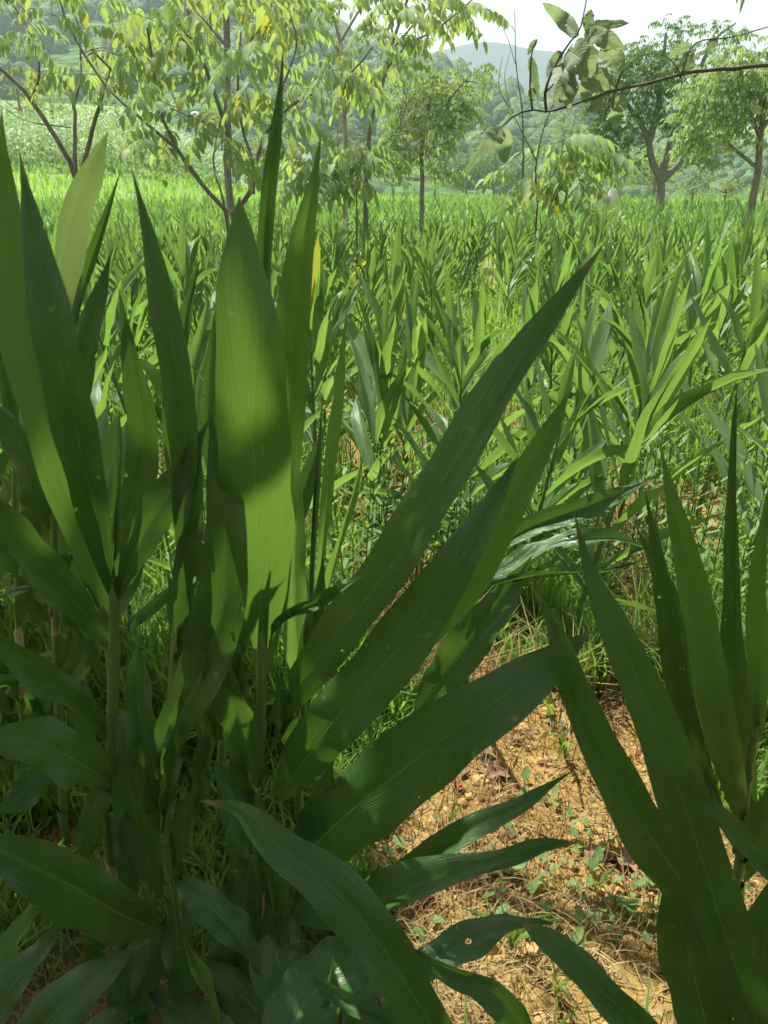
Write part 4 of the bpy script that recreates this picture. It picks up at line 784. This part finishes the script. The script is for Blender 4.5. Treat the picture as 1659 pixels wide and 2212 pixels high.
mid_tree('walnut_tree', 'big dark green tree with three forking trunks at the right beyond the field', (1428, 415), 21,
  [([(1428, 405, 0), (1408, 350, 0), (1400, 300, 0), (1375, 255, 0), (1340, 200, 0)], .13, .04), ([(1428, 395, 0), (1440, 340, 0), (1455, 290, 0), (1480, 235, 0)], .11, .04), ([(1435, 385, 0), (1475, 345, 0), (1500, 300, 0), (1530, 260, 0)], .09, .03), ([(1402, 310, 0), (1420, 240, 0), (1430, 150, 0), (1440, 70, 0)], .10, .03), ([(1455, 290, 0), (1500, 180, 0), (1540, 90, 0), (1590, 50, 0)], .09, .02)],
  [(1430, 120, 80, 60), (1380, 150, 70, 50), (1490, 150, 70, 60), (1360, 215, 80, 55), (1450, 220, 80, 50), (1470, 60, 50, 28), (1540, 60, 35, 18), (1575, 75, 25, 12), (1350, 285, 60, 30), (1320, 320, 32, 18), (1500, 280, 50, 30), (1530, 340, 50, 22), (1320, 160, 35, 35), (1600, 80, 22, 10), (1330, 250, 50, 40), (1300, 200, 30, 40), (1540, 200, 40, 40), (1300, 300, 35, 30), (1560, 300, 35, 25), (1350, 350, 40, 18), (1290, 230, 20, 25)], 520, .92, M_DARKT)
mid_tree('ash_tree', 'light green tree with a slim trunk at the right edge', (1632, 410), 13,
  [([(1632, 400, 0), (1640, 345, 0), (1645, 280, 0), (1655, 200, 0), (1662, 110, 0)], .075, .03), ([(1640, 365, 0), (1590, 325, 0), (1555, 290, 0)], .035, .015), ([(1643, 300, 0), (1600, 200, 0), (1570, 150, 0)], .035, .015), ([(1645, 280, 0), (1690, 220, 0), (1720, 150, 0)], .035, .015)],
  [(1560, 190, 80, 45), (1620, 140, 60, 40), (1560, 260, 75, 40), (1650, 230, 60, 60), (1520, 230, 40, 35), (1540, 310, 50, 25), (1690, 150, 50, 60), (1640, 180, 80, 50), (1490, 250, 40, 25), (1500, 300, 35, 20), (1600, 110, 40, 25)], 225, .85, M_TREE, M_BARK)
mid_tree('ash_tree', 'pale feathery young tree left of the distant summit', (912, 420), 12,
  [([(912, 400, 0), (910, 330, 0), (918, 280, 0), (930, 210, 0), (935, 150, 0)], .045, .015), ([(918, 290, 0), (960, 230, 0), (1000, 180, 0), (1035, 150, 0)], .022, .009), ([(915, 300, 0), (880, 230, 0), (870, 170, 0)], .02, .008)],
  [(900, 190, 50, 45), (960, 190, 50, 45), (1030, 175, 30, 35), (890, 260, 50, 40), (970, 250, 50, 35), (920, 320, 60, 30), (860, 330, 40, 30), (1000, 220, 40, 30), (870, 370, 40, 20), (960, 360, 40, 25)], 190, .66, M_TREE)
bg_l = [(730, 300, 45, 60, 30, M_DARKT, 'dark conical tree behind the grey trunk'), (770, 320, 30, 40, 32, M_DARKT, 'small dark tree beside the dark conical tree'),
 (1010, 350, 45, 45, 36, M_DARKT, 'dark bushy tree at the far field edge below the summit'), (1070, 355, 45, 40, 38, M_DARKT, 'dark tree just right of the bushy one at the field edge'), (1130, 330, 40, 45, 42, M_DARKT, 'tall dark tree behind the thin sapling'),
 (1215, 300, 55, 60, 46, M_TREE, 'mid green tree behind the overhead branch leaves'), (1280, 325, 50, 50, 40, M_TREE, 'mid green bushy tree left of the big dark tree'), (1190, 365, 40, 28, 30, M_DARKT, 'low dark bush behind the light compound leaves'),
 (1330, 375, 50, 28, 26, M_TREE, 'low light bush at the foot of the big dark tree'), (1255, 385, 38, 22, 25, M_TREE, 'yellowish bush beside the pale rocks'), (1500, 395, 45, 22, 25, M_TREE, 'low bush right of the forked trunks'), (1570, 405, 45, 20, 23, M_TREE, 'low yellow-green bush before the right edge'),
 (1655, 385, 40, 30, 24, M_TREE, 'bush at the right edge by the slim trunk'), (850, 365, 50, 28, 28, M_TREE, 'bush under the leaning tree'), (40, 215, 60, 40, 60, M_TREE, 'round green tree above the corn patch at the far left'), (110, 225, 45, 30, 62, M_TREE, 'green tree beside the round one above the corn'), (250, 235, 50, 28, 66, M_TREE, 'green tree on the bank behind the corn'), (940, 372, 40, 22, 32, M_TREE, 'small bush at the field edge below the pale tree'), (560, 320, 60, 30, 38, M_TREE, 'bush behind the stems of the ash tree'), (1420, 350, 90, 35, 38, M_TREE, 'broad shrub behind the forked trunks')]
for px, py, rx, ry, Y, mt, lb in bg_l:
    sc = Y / FPX
    b = P(px, py, Y); zb = min(float(gz(b[0], b[1])), b[2] - ry * sc); g = np.array([b[0], b[1], zb - .1]); o = root('background_tree', g, lb, 'tree', None); sk = Skel(); W_, H__ = rx * sc, ry * sc
    sk.limb([g, b - [0, 0, H__ * .6], b, b + [0, 0, H__ * .7]], W_ * .07, W_ * .02, 8, 5); sk.limb([b - [0, 0, H__ * .5], b + [W_ * .5, 0, 0]], W_ * .04, W_ * .015, 5, 4); sk.limb([b - [0, 0, H__ * .5], b + [-W_ * .5, .2, 0]], W_ * .04, W_ * .015, 5, 4)
    Ms = [[] for _ in CLOW]
    bl = [(rs.uniform(-.6, .6), rs.uniform(-.6, .6), rs.uniform(-.8, .6), rs.uniform(.4, .7)) for _ in range(9)]
    for _ in range(72):
        q_ = bl[rs.randint(9)]; d = nz(rs.randn(3)) * rs.rand() ** .3 * q_[3]; t_ = b + np.array([(q_[0] + d[0]) * W_, (q_[1] + d[1]) * W_, (q_[2] + d[2]) * H__])
        t_[2] = max(t_[2], zb + .1); p, _d = sk.grow(t_, .01)
        for k_ in range(3): Ms[rs.randint(4)].append(T4(p + (rs.rand(3) - .5) * W_ * .2, rs.rand() * 6.28, rs.uniform(-.5, .7), 0, W_ * .62 * rs.uniform(.6, 1.25)))
    a = Acc()
    for (v, f, u), q in zip(CLOW, Ms): a.inst(v, f, u, q)
    tag(a.obj('crown', mt, o), kind='stuff'); sk.br.obj('trunk', M_BARK, o)

# ------------------------------------------------------------------ tree over the camera: visible branch and the crown that shades the foreground
so_ = root('shade_tree', (2.1, 1.0, float(gz(2.1, 1.0)) - .05), 'tree whose long bare branch with large toothed leaves reaches in from the right', 'tree')
sk = Skel(); sk.limb([(2.1, 1.0, -.05), (2.05, 1.05, .8), (2.0, 1.1, 1.6), (1.7, 1.2, 2.4), (1.1, 1.4, 2.9)], .09, .05); sk.limb([(1.1, 1.4, 2.9), (.3, 1.6, 3.15), (-.5, 1.8, 3.3), (-1.4, 2.0, 3.4)], .05, .02)
sk.limb([(1.1, 1.4, 2.9), (.2, 1.0, 3.3), (-.9, .9, 3.5)], .04, .015); sk.limb([(.3, 1.6, 3.15), (-.4, 2.3, 3.3), (-1.3, 2.8, 3.3)], .03, .012); sk.limb([(1.7, 1.2, 2.4), (1.0, .6, 3.0), (.2, .2, 3.4), (-.6, .1, 3.5)], .04, .015)
shade = Acc(); sl = blade(np.stack([np.linspace(0, 1, 4), np.zeros(4), -.25 * np.linspace(0, 1, 4) ** 2], 1), .56, np.tile([0., 1, 0], (4, 1)), np.tile([0, 0, 1.], (4, 1)), 2, .2, .03, 6, 2, [.1, .6, .9, 1, .98, .8, .5, .25, .02])
def to_canopy(p, zc=3.2): return p + SUN * ((zc - p[2]) / SUN[2])
gaps = [(to_canopy(P(490, 640, .78)), .14), (to_canopy(P(60, 850, .87)), .10), (to_canopy(P(140, 1080, .87)), .07), (to_canopy(P(160, 430, 1.06)), .17), (to_canopy(P(615, 1120, .8)), .05), (to_canopy(P(1460, 1130, .87)), .05), (to_canopy(P(740, 1150, 1.05)), .09), (to_canopy(P(670, 360, .96)), .09), (to_canopy(P(130, 1780, 1.1)), .08), (to_canopy(P(1180, 960, .95)), .05)]  # holes shaped into the unseen crown so sun reaches chosen leaves
Q = []; tries = 0
while len(Q) < 5200 and tries < 22000:
    tries += 1
    x_ = rs.uniform(-2.3, .6); y_ = rs.uniform(.4, 3.3); z_ = 3.2 + rs.uniform(-.25, .35)
    lim = 2.10 if x_ > -1.0 else 2.10 + .9 * min(1, (-1.0 - x_) / .3)
    if y_ + .48 * (3.2 - z_) > lim + .06 * math.sin(x_ * 9): continue
    pr_ = np.array([x_, y_, z_]) + SUN * ((3.2 - z_) / SUN[2])
    if any(np.linalg.norm(pr_[:2] - g_[0][:2]) < g_[1] + .03 for g_ in gaps): continue
    if len(Q) % 12 == 0: sk.grow(np.array([x_, y_, z_]), .002)
    Q.append(T4((x_, y_, z_), rs.rand() * 6.28, rs.uniform(-.4, .6), 0, rs.uniform(.14, .20)))
for _ in range(3600):      # unseen leaves added over, behind and beside the camera to block sky light
    th_ = rs.uniform(2.6, 6.8); ra_ = rs.uniform(1.6, 3.4); x_, y_, z_ = .2 + ra_ * math.cos(th_), -.1 + ra_ * math.sin(th_), rs.uniform(.3, 3.3)
    if y_ > .35 and abs(x_) < 1.2 + .62 * y_: continue
    if abs(x_ - .2) < 3 and rs.rand() < .35: x_, y_, z_ = rs.uniform(-2.6, 2.4), rs.uniform(-2.6, .5), rs.uniform(2.9, 3.6)
    Q.append(T4((x_, y_, z_), rs.rand() * 6.28, rs.uniform(.2, 1.4), 0, rs.uniform(.18, .27)))
shade.inst(*sl, Q); tag(shade.obj('foliage', M_BRLEAF, so_), kind='stuff')
YB = 1.55
bp = [(2.03, 1.08, 1.25), (1.5, 1.38, 1.43), P(1760, 128, YB), P(1659, 141, YB), P(1560, 150, YB), (P(1480, 158, YB)), P(1400, 181, YB), P(1330, 194, YB), P(1280, 212, YB), P(1220, 232, YB), P(1180, 241, YB), P(1140, 237, YB), P(1108, 252, YB), P(1082, 275, YB)]
a = Acc(); C = catmull(bp, 90); rr_ = np.interp(np.linspace(0, 1, 90), [0, .45, .75, .9, 1], [.014, .0058, .0036, .0022, .0014]) * (1 + .12 * np.sin(np.arange(90) * 1.9) + .1 * rs.rand(90)); tube(a, C + (rs.rand(90, 3) - .5) * .002, rr_, 9)
twigs = [([(1180, 240, 0), (1178, 195, 0), (1200, 140, 0), (1232, 90, 0), (1252, 65, 0), (1263, 20, 0), (1268, -10, 0)], .0028, .0009), ([(1150, 237, 0), (1145, 190, 0), (1148, 120, 0), (1160, 85, 0)], .002, .001), ([(1330, 194, 0), (1342, 160, 0), (1380, 122, 0), (1430, 118, 0), (1462, 145, 0), (1470, 170, 0)], .0014, .0008),
         ([(1082, 275, 0), (1062, 285, 0), (1050, 300, 0)], .0016, .0009), ([(1328, 196, 0), (1325, 215, 0), (1322, 235, 0)], .0018, .001), ([(1470, 168, 0), (1500, 95, 0), (1580, 80, 0), (1670, 55, 0)], .0016, .001), ([(1178, 200, 0), (1215, 165, 0), (1250, 160, 0)], .0018, .001)]
for pp, r0, r1 in twigs: tube(a, catmull([P(x_, y_, YB + d_) for x_, y_, d_ in pp], 14), np.linspace(r0, r1, 14), 6)
br_o = a.obj('branch', M_BARKN, so_)
TOOTH = [.06, .5, .85, 1, .96, .78, .5, .25, .02]
def bleaf(b0, t0, w_, dy=0., roll=0., seed=0, mt=M_BRLEAF):
    m_ = ((b0[0] + t0[0]) / 2, (b0[1] + t0[1]) / 2 - 4); pts = [P(b0[0], b0[1], YB), P(m_[0], m_[1], YB + dy), P(t0[0], t0[1], YB + dy * .6)]
    rows = 26; C = catmull(pts, rows); T = nz(np.gradient(C, axis=0)); n0 = CAM - C; n0 = nz(n0 - T * np.sum(n0 * T, 1)[:, None]); s0 = np.cross(T, n0); an = roll; sd = s0 * math.cos(an) + n0 * math.sin(an); nr = n0 * math.cos(an) - s0 * math.sin(an)
    t_ = np.linspace(0, 1, rows); V_, F_, U_ = blade(C, w_ * .76 * YB / FPX / max(.5, math.cos(roll)), sd, nr, 8, .25, .05, 7, seed, TOOTH, .3)
    V3 = V_.reshape(rows, 9, 3); c_ = V3[:, 4:5].copy(); saw = 1 - .07 * ((np.arange(rows) % 2))[:, None]; V3[:, 0] = c_[:, 0] + (V3[:, 0] - c_[:, 0]) * saw; V3[:, 8] = c_[:, 0] + (V3[:, 8] - c_[:, 0]) * saw
    a = Acc(); a.add(V3.reshape(-1, 3), F_, U_, (seed * .137) % 1); link('leaf', a.mesh('leaf', mt, origin=worldloc(br_o)), br_o)
for i, (b0, t0, w_, dy, ro) in enumerate([((1250, 78), (1172, 6), 40, .05, .2), ((1268, 64), (1277, 20), 30, .0, .1), ((1262, 66), (1360, 50), 30, .04, .5), ((1262, 72), (1350, 104), 48, -.04, .1), ((1240, 98), (1300, 122), 44, .05, -.2), ((1226, 108), (1292, 162), 78, -.05, .0), ((1300, 98), (1350, 160), 60, .03, .1),
    ((1212, 136), (1232, 236), 60, -.04, .1), ((1214, 112), (1180, 168), 30, .03, -.3), ((1240, 168), (1196, 228), 62, -.06, .0), ((1250, 162), (1328, 190), 62, .0, .0), ((1258, 172), (1268, 225), 44, .05, .4), ((1146, 122), (1162, 215), 24, .0, .2), ((1160, 86), (1140, 120), 16, .0, .2), ((1150, 190), (1148, 225), 22, .0, .1), ((1322, 214), (1352, 240), 46, .0, .1), ((1322, 232), (1336, 268), 52, .03, .2), ((1296, 206), (1290, 240), 44, .0, .1),
    ((1082, 276), (1056, 330), 52, -.03, .1), ((1084, 278), (1090, 354), 56, .04, .0), ((1052, 300), (1006, 376), 32, .0, .2), ((1095, 240), (1108, 254), 22, 0, .1), ((1472, 165), (1500, 112), 30, .0, .2), ((1490, 96), (1440, 128), 26, .0, .4), ((1550, 84), (1528, 112), 28, .0, .2), ((1612, -22), (1598, 30), 9, .0, .2), ((1596, -30), (1591, 10), 7, .0, .2)]):
    bleaf(b0, t0, w_, dy, ro, i + 1)
sk.br.obj('trunk', M_BARK, so_)

# ------------------------------------------------------------------ far things: corn, house, farmhouses, rocks
co = Acc(); cl_ = leafcurve(1, .11, .7, 4, 5, 1, .0, .05); Q = []; cst = Acc()
for _ in range(1500):
    Y = rs.uniform(40, 66); X = Y * rs.uniform(-.56, -.17); z = float(gz(X, Y)); h = rs.uniform(1.3, 1.9)
    for k_ in range(7): Q.append(T4((X, Y, z + h * (.15 + .11 * k_)), k_ * 3.14 + rs.uniform(-.5, .5) + X, rs.uniform(.3, .7), 0, rs.uniform(.55, .85)))
co.inst(*cl_, Q); tag(co.obj('corn_patch', M_CORN), 'patch of bluish green corn on the bank at the left', kind='stuff')
mg = Acc(); q = np.stack([rs.uniform(-1, .9, 17000), rs.rand(17000)], 1); yy = 26 + 30 * q[:, 1] ** 1.3; q = np.stack([q[:, 0] * .6 * yy, yy], 1); blades(mg, q, .3, .75, .06, .8, 3)
tag(mg.obj('meadow_grass', M_GRASS), 'tall pale grass on the bank beyond the ginger rows', kind='stuff')
def house(px0, px1, py0, py1, Y, label, wall=M_WALL):
    a0 = P(px0, py1, Y); a1 = P(px1, py1, Y); t0 = P(px0, py0, Y); w_ = a1[0] - a0[0]; h_ = t0[2] - a0[2]; c_ = (a0 + a1) / 2; o = root('farmhouse', c_, label, 'house')
    a = Acc(); box(a, (c_[0], c_[1] + 2, c_[2] + h_ / 2 - 1), (w_, 4, h_ + 2)); a.obj('wall', wall, o, smooth_=False)
    a = Acc(); box(a, (c_[0], c_[1] + 2, c_[2] + h_ + .12), (w_ + .6, 4.6, .24)); a.obj('roof', M_ROOF, o, smooth_=False)
    for k_ in (-.25, .2):
        a = Acc(); box(a, (c_[0] + k_ * w_, c_[1] - .02, c_[2] + h_ * .55), (w_ * .14, .1, h_ * .35)); a.obj('window', M_GLASS, o, smooth_=False)
    a = Acc(); box(a, (c_[0] + .42 * w_, c_[1] - .02, c_[2] + h_ * .35), (w_ * .1, .1, h_ * .7)); a.obj('door', M_ROOF, o, smooth_=False)
    return c_, w_, h_
c_, w_, h_ = house(388, 470, 268, 298, 110, 'low grey farmhouse with a flat roof glimpsed through the leaves at left')
a = Acc(); th = np.linspace(0, 6.283, 17); q = c_ + np.array([-.12 * w_, 2, h_ + .24]); tube(a, [q, q + [0, 0, .05], q + [0, 0, 1.1], q + [0, 0, 1.25], q + [0, 0, 1.3]], [.01, .55, .55, .35, .01], 14); tag(a.obj('water_tank', M_WHITE), 'white water tank on the roof of the grey farmhouse', 'water tank')
house(650, 664, 299, 308, 150, 'tiny white farmhouse far off, upper one of two between the trees', M_WHITE); house(652, 668, 322, 331, 120, 'tiny white farmhouse far off, lower one of two between the trees', M_WHITE)
for px, py, s_, lb in [(1302, 413, .22, 'pale grey boulder at the far edge of the field'), (1325, 414, .16, 'smaller dark-sided rock beside the pale boulder')]:
    p = P(px, py - 5, 25); zg = float(gz(p[0], p[1])); hh = p[2] - zg; v, f, u = lump(int(px), 7, 10); v = v * np.array([s_ * 1.1, s_ * .8, 1]); v[:, 2] = np.sign(v[:, 2]) * np.abs(v[:, 2] / 1.1) ** .5 * hh
    g = np.array([p[0], p[1], zg]); a = Acc(); a.add(v + g, f, u); o = a.obj('rock', M_ROCK, origin=g, smooth_=False); o.location = tuple(g); tag(o, lb, 'rock')

# ------------------------------------------------------------------ haze
a = Acc(); box(a, (0, 700, 62), (2900, 2000, 250)); m, t = newmat('haze'); out = N(t, 'ShaderNodeOutputMaterial'); pv = N(t, 'ShaderNodeVolumePrincipled')
pv.inputs['Color'].default_value = (.60, .70, .80, 1); pv.inputs['Density'].default_value = .00062; pv.inputs['Anisotropy'].default_value = .35; t.links.new(pv.outputs[0], out.inputs['Volume'])
tag(a.obj('haze', m), 'thin summer haze over the valley', kind='stuff')
